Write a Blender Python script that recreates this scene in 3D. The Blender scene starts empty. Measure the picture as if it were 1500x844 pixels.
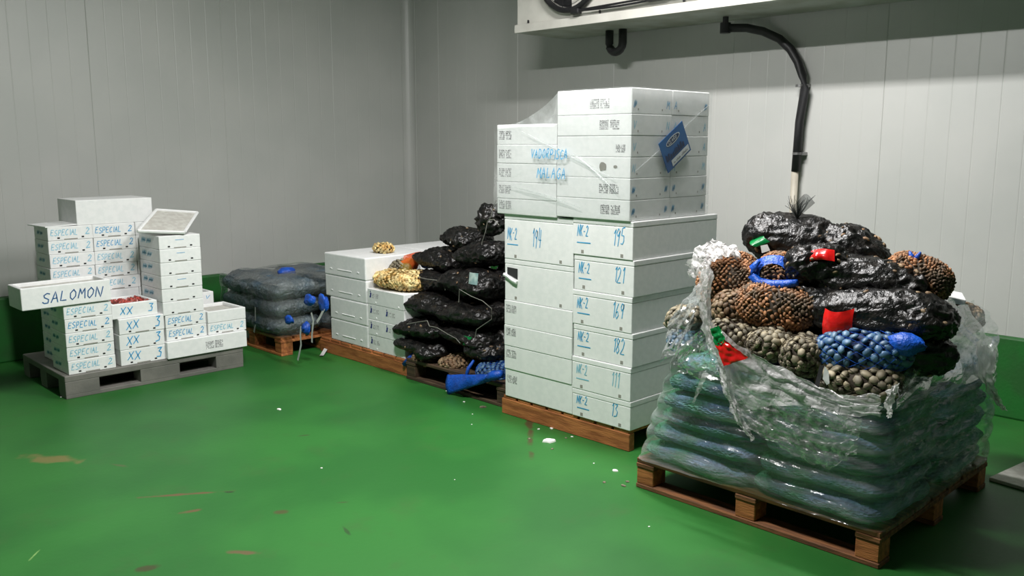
import bpy, bmesh, math, random
import numpy as np
from mathutils import Vector, Matrix, Euler, noise

# ------------------------------------------------------------ camera, light, exposure
SC = bpy.context.scene
COL = SC.collection
FPX = 1293.0                      # focal length in pixels of the 1500 px wide frame
CAMH = 1.6
PITCH = math.atan(210 / 1293)
HEAD = math.radians(45.65)        # heading from +X towards +Y
# the room: the right wall is the plane X = XR, the back wall the plane Y = YL
XR, YL, XN, YN, ZC = 5.673, 7.288, -3.4, -4.2, 3.7
cam_d = bpy.data.cameras.new('camera')
cam = bpy.data.objects.new('camera', cam_d)
COL.objects.link(cam)
cam.location = (0, 0, CAMH)
cam.rotation_euler = (math.pi / 2 - PITCH, 0, HEAD - math.pi / 2)
cam_d.sensor_width = 36.0
cam_d.lens = FPX * 36.0 / 1500.0
cam_d.clip_start = 0.05
SC.camera = cam
world = bpy.data.worlds.new('world')
SC.world = world
world.use_nodes = True
world.node_tree.nodes['Background'].inputs[0].default_value = (0.6, 0.7, 0.75, 1)
world.node_tree.nodes['Background'].inputs[1].default_value = 0.02


def area(name, loc, sx, sy, power, color, spread=180):
    d = bpy.data.lights.new(name, 'AREA')
    d.shape = 'RECTANGLE'
    d.size, d.size_y = sx, sy
    d.energy = power
    d.color = color
    d.spread = math.radians(spread)
    o = bpy.data.objects.new(name, d)
    COL.objects.link(o)
    o.location = loc
    return o


LAMPS = [(3.63, 2.80, 3.60, 105), (1.95, 3.0, 3.60, 150)]
for (lx, ly, lz, lp) in LAMPS:
    area('strip_light_glow', (lx, ly, lz - 0.06), 0.16, 1.3, lp, (1.0, 0.975, 0.965))
SC.view_settings.view_transform = 'Standard'
SC.view_settings.look = 'None'
SC.view_settings.gamma = 1.0
SC.view_settings.use_curve_mapping = False
SC.view_settings.exposure = 0.2

R = math.radians
rnd = random.Random(7)


# ------------------------------------------------------------ measuring helpers (pixel of the 1500x844 photo -> point on a real plane)
def ray(px, py):
    u = (px - 750) / FPX
    v = (py - 422) / FPX
    a, d = u, math.cos(PITCH) - v * math.sin(PITCH)
    z = -math.sin(PITCH) - v * math.cos(PITCH)
    return Vector((a * math.sin(HEAD) + d * math.cos(HEAD), -a * math.cos(HEAD) + d * math.sin(HEAD), z))


def on_x(px, py, X):
    r = ray(px, py)
    return r * (X / r.x) + Vector((0, 0, CAMH))


def on_y(px, py, Y):
    r = ray(px, py)
    return r * (Y / r.y) + Vector((0, 0, CAMH))


def on_z(px, py, z=0.0):
    r = ray(px, py)
    return r * ((z - CAMH) / r.z) + Vector((0, 0, CAMH))


# ------------------------------------------------------------ materials
def srgb(r, g, b):
    f = lambda c: (c / 255 / 12.92) if c / 255 <= 0.04045 else ((c / 255 + 0.055) / 1.055) ** 2.4
    return (f(r), f(g), f(b), 1)


def mat(name, c1, c2=None, scale=8, rough=0.6, bump=0.0, bscale=60, stretch=(1, 1, 1), metal=0.0, alpha=None, spec=0.5,
        detail=4, tint=False, coords='Object', btype='noise', pos=(0.4, 0.6), emit=0):
    m = bpy.data.materials.new(name)
    m.use_nodes = True
    nt = m.node_tree
    N, L = nt.nodes, nt.links
    b = N['Principled BSDF']
    b.inputs['Roughness'].default_value = rough
    b.inputs['Metallic'].default_value = metal
    b.inputs['Specular IOR Level'].default_value = spec
    tc = N.new('ShaderNodeTexCoord')
    mp = N.new('ShaderNodeMapping')
    mp.inputs['Scale'].default_value = stretch
    L.new(tc.outputs[coords], mp.inputs[0])
    if c2 is None:
        c2 = tuple(min(1, c * 0.86) for c in c1[:3]) + (1,)
    n = N.new('ShaderNodeTexNoise')
    n.inputs['Scale'].default_value = scale
    n.inputs['Detail'].default_value = detail
    L.new(mp.outputs[0], n.inputs['Vector'])
    cr = N.new('ShaderNodeValToRGB')
    cr.color_ramp.elements[0].position = pos[0]
    cr.color_ramp.elements[1].position = pos[1]
    cr.color_ramp.elements[0].color = c1
    cr.color_ramp.elements[1].color = c2
    L.new(n.outputs['Fac'], cr.inputs[0])
    out = cr.outputs[0]
    if tint:
        at = N.new('ShaderNodeAttribute')
        at.attribute_name = 'tint'
        hs = N.new('ShaderNodeHueSaturation')
        ma = N.new('ShaderNodeMath')
        ma.operation = 'MULTIPLY_ADD'
        ma.inputs[1].default_value = 0.8
        ma.inputs[2].default_value = 0.6
        L.new(at.outputs['Fac'], ma.inputs[0])
        L.new(ma.outputs[0], hs.inputs['Value'])
        L.new(out, hs.inputs['Color'])
        out = hs.outputs[0]
    L.new(out, b.inputs['Base Color'])
    if bump:
        if btype == 'noise':
            bn = N.new('ShaderNodeTexNoise')
            bn.inputs['Detail'].default_value = 3
            bo = bn.outputs['Fac']
        else:
            bn = N.new('ShaderNodeTexVoronoi')
            bo = bn.outputs['Distance']
        bn.inputs['Scale'].default_value = bscale
        L.new(mp.outputs[0], bn.inputs['Vector'])
        bu = N.new('ShaderNodeBump')
        bu.inputs['Strength'].default_value = bump
        bu.inputs['Distance'].default_value = 0.01
        L.new(bo, bu.inputs['Height'])
        L.new(bu.outputs[0], b.inputs['Normal'])
    if alpha is not None:
        b.inputs['Alpha'].default_value = alpha
    if emit:
        b.inputs['Emission Color'].default_value = c1
        b.inputs['Emission Strength'].default_value = emit
    return m


def film_mat(name, a0, a1, scale=5, stretch=(1, 1, 1), rough=0.12, bump=0.8, bscale=14, color=(0.72, 0.76, 0.75, 1), pos=(0.42, 0.72), gloss=0.1, gk=1.0):
    """clear stretch film: see-through, cloudy where it is folded over itself, glossy creases"""
    m = bpy.data.materials.new(name)
    m.use_nodes = True
    nt = m.node_tree
    N, L = nt.nodes, nt.links
    N.remove(N['Principled BSDF'])
    out = N['Material Output']
    tc = N.new('ShaderNodeTexCoord')
    mp = N.new('ShaderNodeMapping')
    mp.inputs['Scale'].default_value = stretch
    L.new(tc.outputs['Object'], mp.inputs[0])
    n = N.new('ShaderNodeTexNoise')
    n.inputs['Scale'].default_value = scale
    n.inputs['Detail'].default_value = 5
    n.inputs['Distortion'].default_value = 0.6
    L.new(mp.outputs[0], n.inputs['Vector'])
    mr = N.new('ShaderNodeMapRange')
    mr.inputs['From Min'].default_value = pos[0]
    mr.inputs['From Max'].default_value = pos[1]
    mr.inputs['To Min'].default_value = a0
    mr.inputs['To Max'].default_value = a1
    L.new(n.outputs['Fac'], mr.inputs['Value'])
    bn = N.new('ShaderNodeTexNoise')
    bn.inputs['Scale'].default_value = bscale
    bn.inputs['Detail'].default_value = 4
    bn.inputs['Distortion'].default_value = 1.2
    L.new(mp.outputs[0], bn.inputs['Vector'])
    bu = N.new('ShaderNodeBump')
    bu.inputs['Strength'].default_value = bump
    bu.inputs['Distance'].default_value = 0.03
    L.new(bn.outputs['Fac'], bu.inputs['Height'])
    tr = N.new('ShaderNodeBsdfTransparent')
    tr.inputs[0].default_value = (0.97, 0.98, 0.98, 1)
    gl = N.new('ShaderNodeBsdfGlossy')
    gl.inputs['Roughness'].default_value = rough
    gl.inputs['Color'].default_value = (1, 1, 1, 1)
    L.new(bu.outputs[0], gl.inputs['Normal'])
    lw = N.new('ShaderNodeFresnel')
    lw.inputs['IOR'].default_value = 1.5
    L.new(bu.outputs[0], lw.inputs['Normal'])
    ad = N.new('ShaderNodeMath')
    ad.operation = 'MULTIPLY_ADD'
    ad.use_clamp = True
    ad.inputs[1].default_value = gk
    ad.inputs[2].default_value = gloss
    L.new(lw.outputs[0], ad.inputs[0])
    m1 = N.new('ShaderNodeMixShader')
    L.new(ad.outputs[0], m1.inputs[0])
    L.new(tr.outputs[0], m1.inputs[1])
    L.new(gl.outputs[0], m1.inputs[2])
    df = N.new('ShaderNodeBsdfPrincipled')
    df.inputs['Base Color'].default_value = color
    df.inputs['Roughness'].default_value = rough + .1
    L.new(bu.outputs[0], df.inputs['Normal'])
    df.inputs['Specular IOR Level'].default_value = 0.35
    tl = N.new('ShaderNodeBsdfTranslucent')
    tl.inputs['Color'].default_value = color
    m3 = N.new('ShaderNodeMixShader')
    m3.inputs[0].default_value = 0.35
    L.new(df.outputs[0], m3.inputs[1])
    L.new(tl.outputs[0], m3.inputs[2])
    m2 = N.new('ShaderNodeMixShader')
    L.new(mr.outputs[0], m2.inputs[0])
    L.new(m1.outputs[0], m2.inputs[1])
    L.new(m3.outputs[0], m2.inputs[2])
    L.new(m2.outputs[0], out.inputs[0])
    return m


def floor_mat():
    m = mat('green_epoxy', srgb(42, 106, 42), srgb(34, 94, 37), scale=1.3, rough=0.5, bump=0.05, bscale=35, spec=0.35, coords='Object')
    nt = m.node_tree
    N, L = nt.nodes, nt.links
    b = N['Principled BSDF']
    base = b.inputs['Base Color'].links[0].from_socket
    tc = N.new('ShaderNodeTexCoord')
    wn = N.new('ShaderNodeTexNoise')
    wn.inputs['Scale'].default_value = 9
    wn.inputs['Detail'].default_value = 6
    L.new(tc.outputs['Object'], wn.inputs['Vector'])
    # scuffs worn through the paint: centre, half length, half width, angle
    col = base
    scuffs = [(1.63, 3.84, .15, .012, 12, (95, 75, 50)), (1.575, 3.63, .055, .018, 30, (95, 75, 50)), (1.54, 3.10, .055, .016, -5, (95, 78, 55)),
              (1.34, 4.78, .13, .05, -8, (110, 105, 60)), (1.22, 3.23, .04, .02, 20, (60, 60, 35)), (1.79, 3.72, .02, .009, 0, (40, 50, 30)),
              (2.47, 4.19, .035, .008, 20, (60, 65, 40)), (1.0, 4.9, .05, .02, 0, (95, 95, 60)), (0.94, 3.66, .05, .006, 95, (120, 160, 90)),
              (1.95, 3.0, .05, .008, -60, (40, 70, 35)), (1.85, 3.35, .03, .02, 10, (70, 70, 40)), (3.62, 3.55, .45, .02, 90, (70, 55, 35)),
              (2.1, 3.25, .03, .012, 10, (60, 70, 40)), (3.68, 0.8, .06, .006, 60, (120, 150, 120)), (1.55, 4.45, .06, .01, -20, (70, 90, 50))]
    for (cx, cy, a, w, ang, c) in scuffs:
        mp = N.new('ShaderNodeMapping')
        mp.vector_type = 'TEXTURE'
        mp.inputs['Location'].default_value = (cx, cy, 0)
        mp.inputs['Rotation'].default_value = (0, 0, R(ang - 45))
        mp.inputs['Scale'].default_value = (a, w, 1)
        L.new(tc.outputs['Object'], mp.inputs[0])
        ln = N.new('ShaderNodeVectorMath')
        ln.operation = 'LENGTH'
        L.new(mp.outputs[0], ln.inputs[0])
        ad = N.new('ShaderNodeMath')
        ad.operation = 'MULTIPLY_ADD'
        ad.inputs[1].default_value = 3.2
        L.new(wn.outputs['Fac'], ad.inputs[0])
        L.new(ln.outputs['Value'], ad.inputs[2])
        mr = N.new('ShaderNodeMapRange')
        mr.inputs['From Min'].default_value = 2.3
        mr.inputs['From Max'].default_value = 2.9
        mr.inputs['To Min'].default_value = 0.9
        mr.inputs['To Max'].default_value = 0.0
        L.new(ad.outputs[0], mr.inputs['Value'])
        mx = N.new('ShaderNodeMix')
        mx.data_type = 'RGBA'
        L.new(mr.outputs[0], mx.inputs['Factor'])
        L.new(col, mx.inputs['A'])
        mx.inputs['B'].default_value = srgb(*c)
        col = mx.outputs['Result']
    # grime, general
    g = N.new('ShaderNodeTexNoise')
    g.inputs['Scale'].default_value = 3.2
    g.inputs['Detail'].default_value = 9
    g.inputs['Roughness'].default_value = 0.7
    L.new(tc.outputs['Object'], g.inputs['Vector'])
    mr = N.new('ShaderNodeMapRange')
    mr.inputs['From Min'].default_value = 0.55
    mr.inputs['From Max'].default_value = 0.8
    mr.inputs['To Max'].default_value = 0.55
    L.new(g.outputs['Fac'], mr.inputs['Value'])
    mx = N.new('ShaderNodeMix')
    mx.data_type = 'RGBA'
    L.new(mr.outputs[0], mx.inputs['Factor'])
    L.new(col, mx.inputs['A'])
    mx.inputs['B'].default_value = srgb(60, 85, 45)
    L.new(mx.outputs['Result'], b.inputs['Base Color'])
    return m


M = {}
M['floor'] = floor_mat()
M['kerb'] = mat('green_kerb_paint', srgb(20, 100, 32), srgb(30, 88, 34), scale=5, rough=0.6, bump=0.1)
M['kerb_top'] = mat('worn_kerb_top', srgb(70, 120, 70), srgb(50, 100, 55), scale=9, rough=0.6)
M['wall'] = mat('white_wall_sheet', srgb(190, 191, 187), srgb(184, 186, 182), scale=1.5, rough=0.42, bump=0.02, spec=0.9)
M['joint'] = mat('panel_joint', srgb(170, 175, 172), rough=0.6)
M['ceil'] = mat('ceiling_sheet', srgb(170, 174, 172), rough=0.5)
M['foam'] = mat('white_foam', srgb(236, 237, 236), srgb(230, 232, 231), scale=30, rough=0.5, bump=0.06, bscale=160, spec=0.3)
M['foam_in'] = mat('foam_inside', srgb(200, 200, 192), srgb(186, 184, 176), scale=30, rough=0.7)
M['dark'] = mat('dark_recess', srgb(40, 42, 42), rough=0.8)
M['grey_dot'] = mat('grey_drain_mark', srgb(150, 148, 140), rough=0.8)
M['ink'] = mat('blue_marker', srgb(40, 150, 205), srgb(80, 175, 220), scale=40, rough=0.5)
M['ink_pale'] = mat('pale_blue_marker', srgb(120, 190, 215), srgb(150, 205, 225), scale=40, rough=0.5)
M['ink_dark'] = mat('dark_blue_marker', srgb(40, 95, 150), rough=0.5)
M['print'] = mat('grey_print', srgb(120, 120, 122), srgb(150, 150, 152), scale=90, rough=0.7)
M['print_pale'] = mat('pale_grey_print', srgb(165, 165, 165), srgb(185, 185, 185), scale=90, rough=0.7)
M['logo'] = mat('navy_print', srgb(35, 50, 130), rough=0.6)
M['wood'] = mat('orange_pine', srgb(178, 112, 62), srgb(140, 82, 42), scale=5, rough=0.7, bump=0.3, bscale=25, stretch=(8, 1, 8))
M['wood2'] = mat('weathered_pine', srgb(132, 86, 50), srgb(92, 60, 38), scale=5, rough=0.8, bump=0.3, bscale=25, stretch=(8, 1, 8))
M['wood3'] = mat('dark_wet_wood', srgb(84, 66, 48), srgb(58, 44, 32), scale=5, rough=0.7, bump=0.3, bscale=25, stretch=(8, 1, 8))
M['grey_plastic'] = mat('grey_pallet_plastic', srgb(120, 118, 112), srgb(104, 103, 98), scale=6, rough=0.55, bump=0.08)
M['ac'] = mat('white_enamel', srgb(214, 212, 204), srgb(204, 202, 194), scale=6, rough=0.4, spec=0.5)
M['ac_pan'] = mat('drip_pan_metal', srgb(170, 174, 166), srgb(150, 152, 138), scale=5, rough=0.45)
M['black'] = mat('black_rubber', srgb(26, 26, 28), srgb(36, 36, 38), rough=0.5)
M['mesh_black'] = mat('black_wire', srgb(34, 34, 36), rough=0.4)
M['steel'] = mat('steel_clip', srgb(150, 150, 150), rough=0.3, metal=0.8)
M['pvc'] = mat('beige_pipe', srgb(186, 180, 165), rough=0.5)
M['shell_grey'] = mat('grey_clam_shell', srgb(142, 132, 108), srgb(108, 102, 86), scale=25, rough=0.6, tint=True, spec=0.4)
M['shell_rust'] = mat('rusty_shell', srgb(172, 122, 84), srgb(92, 78, 62), scale=12, rough=0.7, tint=True, spec=0.4)
M['shell_brown'] = mat('brown_clam_shell', srgb(134, 116, 90), srgb(112, 86, 62), scale=20, rough=0.6, tint=True, spec=0.4)
M['shell_yellow'] = mat('yellow_clam_shell', srgb(224, 204, 146), srgb(184, 146, 84), scale=20, rough=0.55, tint=True, spec=0.4)
M['shell_blue'] = mat('clams_in_blue_net', srgb(84, 114, 138), srgb(60, 92, 124), scale=14, rough=0.45, tint=True, spec=0.5)
M['shell_dark'] = mat('shells_in_black_net', srgb(24, 22, 20), srgb(46, 40, 33), scale=16, rough=0.32, tint=True, spec=0.5, pos=(0.45, 0.7))
M['core'] = mat('dark_net_core', srgb(66, 56, 44), rough=0.8)
M['core_yellow'] = mat('yellow_net_core', srgb(110, 88, 30), rough=0.8)
M['core_blue'] = mat('blue_net_core', srgb(20, 40, 80), rough=0.8)
M['net_black'] = mat('black_net_plastic', srgb(14, 14, 14), srgb(40, 36, 33), scale=26, rough=0.33, bump=1.0, bscale=42, spec=0.5, pos=(.45, .75))
M['net_black2'] = mat('black_net_tuft', srgb(22, 22, 24), srgb(40, 38, 36), scale=30, rough=0.4, bump=0.5, bscale=70)
M['blue_net'] = mat('bright_blue_net', srgb(16, 84, 190), srgb(20, 70, 165), scale=25, rough=0.4, bump=0.5, bscale=90)
M['red_band'] = mat('red_label_plastic', srgb(214, 28, 24), srgb(190, 20, 20), scale=10, rough=0.25, bump=0.4, bscale=20)
M['green_band'] = mat('green_label_plastic', srgb(14, 130, 66), srgb(10, 110, 55), scale=10, rough=0.25, bump=0.4, bscale=20)
M['label'] = mat('pale_teal_label', srgb(178, 198, 192), srgb(130, 160, 160), scale=12, rough=0.4, pos=(0.45, 0.55))
M['white_tape'] = mat('white_tape', srgb(210, 212, 210), rough=0.35)
M['string'] = mat('white_string', srgb(120, 120, 112), rough=0.7)
M['sack_green'] = mat('green_blue_netting', srgb(74, 140, 106), srgb(112, 140, 176), scale=5, rough=0.6, bump=1.0, bscale=55, btype='voronoi', stretch=(1, .6, 2.2))
M['sack_blue'] = mat('slate_blue_netting', srgb(78, 98, 112), srgb(104, 112, 114), scale=5, rough=0.5, bump=0.8, bscale=45, btype='voronoi')
M['fish'] = mat('red_shellfish', srgb(170, 70, 60), srgb(120, 60, 48), scale=12, rough=0.4, tint=True)
M['sticker'] = mat('blue_sticker', srgb(20, 92, 150), srgb(12, 74, 132), scale=6, rough=0.35)
M['sticker_w'] = mat('sticker_white', srgb(205, 212, 214), rough=0.4)
M['sticker_d'] = mat('sticker_dark', srgb(14, 44, 84), rough=0.4)
M['red_net'] = mat('red_net', srgb(214, 60, 40), srgb(225, 110, 40), scale=6, rough=0.5, alpha=0.75)
M['yellow_net'] = mat('yellow_net', srgb(150, 125, 30), rough=0.5, alpha=0.5)
M['film'] = film_mat('stretch_film', 0.03, 0.34, scale=3.2, stretch=(1, .5, 2.4), bscale=9, rough=0.14, bump=0.5, gloss=.04, gk=.6, color=(.80, .84, .83, 1))
M['film_white'] = film_mat('stretch_film_bunched', 0.42, 0.95, scale=7, bscale=20, rough=0.28, bump=0.55, gloss=.0, gk=.2, color=(.86, .85, .84, 1))
M['film_veil'] = film_mat('stretch_film_veil', 0.12, 0.7, scale=4, stretch=(1, 1, 1.6), bscale=16, rough=0.25, bump=0.5, gloss=.0, gk=.3, color=(.85, .84, .83, 1))
M['film_slate'] = film_mat('stretch_film_slate', 0.0, 0.14, scale=4, bscale=9, rough=0.12, bump=0.5, gloss=.02, gk=.6)
M['film_thin'] = film_mat('stretch_film_tight', 0.02, 0.30, scale=2.2, stretch=(1, .7, 1.6), bscale=4, rough=0.25, bump=0.2, gloss=.01, gk=.25, color=(.9, .91, .91, 1))
M['debris'] = mat('foam_crumb', srgb(235, 236, 230), rough=0.7)
M['stone'] = mat('broken_shell', srgb(120, 112, 90), srgb(80, 74, 60), scale=30, rough=0.7)
M['lamp'] = mat('lit_tube', (0.9, 1.0, 0.95, 1), (0.9, 1.0, 0.95, 1), emit=6)
M['plume'] = mat('grey_plume_net', srgb(70, 74, 72), rough=0.4, alpha=0.6)


# ------------------------------------------------------------ mesh helpers
class MB:
    def __init__(s):
        s.v, s.f, s.t = [], [], []

    def add(s, vs, fs, tint=0.5):
        b = len(s.v)
        s.v += [tuple(v) for v in vs]
        s.f += [tuple(i + b for i in f) for f in fs]
        s.t += [tint] * len(vs)
        return s

    def box(s, x0, x1, y0, y1, z0, z1):
        return s.add([(x0, y0, z0), (x1, y0, z0), (x1, y1, z0), (x0, y1, z0), (x0, y0, z1), (x1, y0, z1), (x1, y1, z1), (x0, y1, z1)],
                     [(3, 2, 1, 0), (4, 5, 6, 7), (0, 1, 5, 4), (1, 2, 6, 5), (2, 3, 7, 6), (3, 0, 4, 7)])

    def rbox(s, x0, x1, y0, y1, z0, z1, r=0.008, seg=2):
        vs, fs = bevel_box(round(x1 - x0, 5), round(y1 - y0, 5), round(z1 - z0, 5), r, seg)
        c = Vector(((x0 + x1) / 2, (y0 + y1) / 2, (z0 + z1) / 2))
        return s.add([Vector(v) + c for v in vs], fs)

    def tube(s, path, r, n=8, cap=True):
        P = [Vector(p) for p in path]
        rs = r if isinstance(r, (list, tuple)) else [r] * len(P)
        vs, fs = [], []
        up = Vector((0.13, 0.2, 1)).normalized()
        for i, p in enumerate(P):
            t = (P[min(i + 1, len(P) - 1)] - P[max(i - 1, 0)]).normalized()
            a = t.cross(up)
            if a.length < 1e-3:
                a = t.cross(Vector((1, 0, 0)))
            a.normalize()
            b = t.cross(a).normalized()
            up = b if False else up
            for k in range(n):
                an = 2 * math.pi * k / n
                vs.append(p + (a * math.cos(an) + b * math.sin(an)) * rs[i])
        for i in range(len(P) - 1):
            for k in range(n):
                k2 = (k + 1) % n
                fs.append((i * n + k, i * n + k2, (i + 1) * n + k2, (i + 1) * n + k))
        if cap:
            fs.append(tuple(range(n - 1, -1, -1)))
            fs.append(tuple((len(P) - 1) * n + k for k in range(n)))
        return s.add(vs, fs)

    def grid(s, nu, nv, fn, close=False):
        vs = [fn(i / (nu if close else nu - 1), j / (nv - 1)) for i in range(nu) for j in range(nv)]
        fs = []
        for i in range(nu if close else nu - 1):
            i2 = (i + 1) % nu
            for j in range(nv - 1):
                fs.append((i * nv + j, i2 * nv + j, i2 * nv + j + 1, i * nv + j + 1))
        return s.add(vs, fs)

    def ribbon(s, pts, w, nrm=(0, -1, 0)):
        P = [Vector(p) for p in pts]
        n = Vector(nrm)
        vs, fs = [], []
        for i, p in enumerate(P):
            t = (P[min(i + 1, len(P) - 1)] - P[max(i - 1, 0)])
            if t.length < 1e-7:
                t = Vector((1, 0, 0))
            sd = t.normalized().cross(n) * w / 2
            vs += [p - sd, p + sd]
        for i in range(len(P) - 1):
            fs.append((2 * i, 2 * i + 1, 2 * i + 3, 2 * i + 2))
        return s.add(vs, fs)

    def mesh(s, name, m, smooth=False, tint=False):
        me = bpy.data.meshes.new(name)
        me.from_pydata(s.v, [], s.f)
        me.materials.append(m)
        if smooth:
            me.polygons.foreach_set('use_smooth', [True] * len(me.polygons))
        if tint:
            a = me.attributes.new('tint', 'FLOAT', 'POINT')
            a.data.foreach_set('value', s.t)
        me.update()
        return me

    def build(s, name, m, parent=None, smooth=False, tint=False, loc=None, **k):
        return link(name, s.mesh(name, m, smooth, tint), parent, loc, **k)


_bb = {}


def bevel_box(w, d, h, r, seg):
    key = (w, d, h, r, seg)
    if key not in _bb:
        bm = bmesh.new()
        bmesh.ops.create_cube(bm, size=1)
        bmesh.ops.scale(bm, vec=(w, d, h), verts=bm.verts)
        bmesh.ops.bevel(bm, geom=bm.edges[:], offset=r, segments=seg, affect='EDGES', profile=0.5)
        bm.verts.index_update()
        _bb[key] = ([tuple(v.co) for v in bm.verts], [tuple(v.index for v in f.verts) for f in bm.faces])
        bm.free()
    return _bb[key]


STUFF = {'marker_writing', 'printed_code', 'end_scribble', 'end_strokes', 'logo_lettering', 'address_print', 'fan_guard', 'net_mesh', 'pin_marks', 'sticker_picture', 'broken_hole', 'navy_logo', 'foam_stud', 'knot', 'gathered_plume', 'film_fold'}


def link(name, data, parent=None, loc=None, rot=None, label=None, kind=None):
    o = bpy.data.objects.new(name, data)
    COL.objects.link(o)
    if parent:
        o.parent = parent
    if loc is not None:
        o.location = loc
    if rot is not None:
        o.rotation_euler = rot
    if label:
        o['label'] = label
    if kind or name in STUFF:
        o['kind'] = kind or 'stuff'
    return o


def thing(name, label, cat, loc=(0, 0, 0), rot=(0, 0, 0), group=None):
    o = bpy.data.objects.new(name, None)
    COL.objects.link(o)
    o.empty_display_size = 0.1
    o.location = loc
    o.rotation_euler = rot
    o['label'] = label
    o['category'] = cat
    if group:
        o['group'] = group
    return o


def tag(o, label, cat, group=None):
    o['label'] = label
    o['category'] = cat
    if group:
        o['group'] = group
    return o


# ------------------------------------------------------------ marker strokes
GL = {
    'E': [[(0.9, 1), (0.1, 1), (0, 0), (0.9, 0.02)], [(0.05, .52), (0.7, .55)]], 'S': [[(0.9, .9), (.5, 1), (.1, .8), (.3, .55), (.8, .4), (.75, .08), (.3, 0), (0, .15)]],
    'P': [[(0.05, 0), (.1, 1), (.7, 1), (.85, .75), (.6, .48), (.1, .45)]], 'C': [[(.9, .85), (.5, 1), (.1, .6), (.15, .15), (.5, 0), (.9, .15)]],
    'I': [[(.4, 1), (.4, 0)]], 'A': [[(0, 0), (.45, 1), (.9, 0)], [(.15, .4), (.75, .4)]], 'L': [[(.1, 1), (.05, 0), (.85, .05)]],
    'O': [[(.5, 1), (.1, .7), (.1, .25), (.45, 0), (.85, .3), (.85, .75), (.5, 1)]], 'M': [[(0, 0), (.15, 1), (.5, .35), (.85, 1), (1, 0)]],
    'N': [[(0, 0), (.1, 1), (.8, 0), (.95, 1)]], 'X': [[(0, 1), (.9, 0)], [(.9, 1), (0, 0)]], 'K': [[(.1, 1), (.1, 0)], [(.9, 1), (.15, .45), (.9, 0)]],
    'V': [[(0, 1), (.4, 0), (.9, 1)]], 'D': [[(.1, 0), (.1, 1), (.6, .95), (.9, .5), (.6, .05), (.1, 0)]], 'R': [[(.05, 0), (.1, 1), (.7, 1), (.8, .75), (.6, .5), (.1, .48), (.9, 0)]],
    'G': [[(.9, .85), (.5, 1), (.1, .6), (.15, .15), (.5, 0), (.9, .15), (.9, .5), (.55, .48)]], 'T': [[(0, 1), (.9, 1)], [(.45, 1), (.45, 0)]],
    'U': [[(.05, 1), (.1, .2), (.45, 0), (.8, .2), (.85, 1)]],
    '2': [[(.05, .8), (.4, 1), (.8, .8), (.6, .45), (0, .02), (1, .05)]], '3': [[(.05, .95), (.85, .95), (.4, .6), (.85, .4), (.7, .05), (.05, 0)]],
    '1': [[(.2, .75), (.5, 1), (.45, 0)]], '9': [[(.8, .85), (.4, 1), (.1, .75), (.4, .5), (.8, .7), (.85, .9), (.6, 0)]],
    '5': [[(.85, 1), (.2, 1), (.15, .55), (.65, .55), (.8, .25), (.5, 0), (.05, .08)]], '4': [[(.3, 1), (.1, .4), (.9, .4)], [(.7, .9), (.6, 0)]],
    '6': [[(.7, 1), (.2, .6), (.1, .2), (.45, 0), (.8, .2), (.6, .45), (.15, .35)]], '8': [[(.8, .85), (.4, 1), (.15, .78), (.8, .25), (.45, 0), (.1, .2), (.8, .85)]],
    '-': [[(.1, .5), (.8, .5)]], '_': [[(0, 0), (1, 0.03)]], '#': [[(0, .1), (.1, .9), (.25, .1), (.4, .95), (.5, .1), (.65, .9), (.75, .15), (.95, .85)], [(0, .5), (1, .45)]],
}


def write(mb, text, x, z, cw, ch, w=0.006, y=0.0, seed=0, gap=0.22, slant=0.28, rise=0.0):
    r = random.Random(seed)
    cx = x
    for c in text:
        if c != ' ':
            jz = r.uniform(-.06, .06) * ch
            for st in GL[c]:
                pts = []
                for (a, b) in st:
                    pts.append((cx + (a + slant * b + r.uniform(-.05, .05)) * cw, y, z + jz + (b + r.uniform(-.05, .05)) * ch + rise * (cx - x)))
                fine = []
                for i in range(len(pts) - 1):
                    for k in range(3):
                        t = k / 3
                        fine.append(tuple(pts[i][q] * (1 - t) + pts[i + 1][q] * t for q in range(3)))
                fine.append(pts[-1])
                mb.ribbon(fine, w)
        cx += cw * (1 + gap) * (0.6 if c in '1I' else 1)
    return cx


_pc = {}


def print_code(mb, x, z, w, h, y=0.0, seed=0, rows=5, cols=15):
    """small machine print, too fine to read: rows of short bars"""
    r = random.Random(seed)
    for j in range(rows):
        for i in range(cols):
            if r.random() < 0.12 or i == cols // 2:
                continue
            a = x + w * i / cols
            b = z + h * j / rows
            ww = w / cols * r.uniform(.4, .9)
            hh = h / rows * r.uniform(.4, .8)
            mb.add([(a, y, b), (a + ww, y, b), (a + ww, y, b + hh), (a, y, b + hh)], [(0, 1, 2, 3)])


# ------------------------------------------------------------ the setting
def struct(name, mb, m, parent=None, **k):
    o = mb.build(name, m, parent, **k)
    if parent is None:
        o['kind'] = 'structure'
    return o


struct('floor', MB().box(XN - .1, XR + .12, YN - .1, YL + .12, -0.1, 0), M['floor'])
ceiling = struct('ceiling', MB().box(XN - .1, XR + .12, YN - .1, YL + .12, ZC, ZC + 0.1), M['ceil'])
wall_right = struct('wall_right', MB().box(XR + .02, XR + .12, YN - .1, YL + .12, 0, ZC), M['joint'])
wall_back = struct('wall_back', MB().box(XN - .1, XR + .02, YL + .02, YL + .12, 0, ZC), M['joint'])
struct('wall_left', MB().box(XN - .1, XN, YN - .1, YL + .02, 0, ZC), M['ceil'])
struct('wall_front', MB().box(XN, XR + .02, YN - .1, YN, 0, ZC), M['ceil'])


def profile_panel(length, rib, offs):
    """ribbed sandwich sheet: u runs along the wall, face at 0, grooves 2.5 mm deep"""
    us = [0.0, 0.004]
    ds = [0.003, 0.0]
    u = offs
    while u < length - 0.01:
        if u > 0.012:
            us += [u - 0.005, u, u + 0.005]
            ds += [0.0, 0.0011, 0.0]
        u += rib
    us += [length - 0.004, length]
    ds += [0.0, 0.003]
    return us, ds


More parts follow.
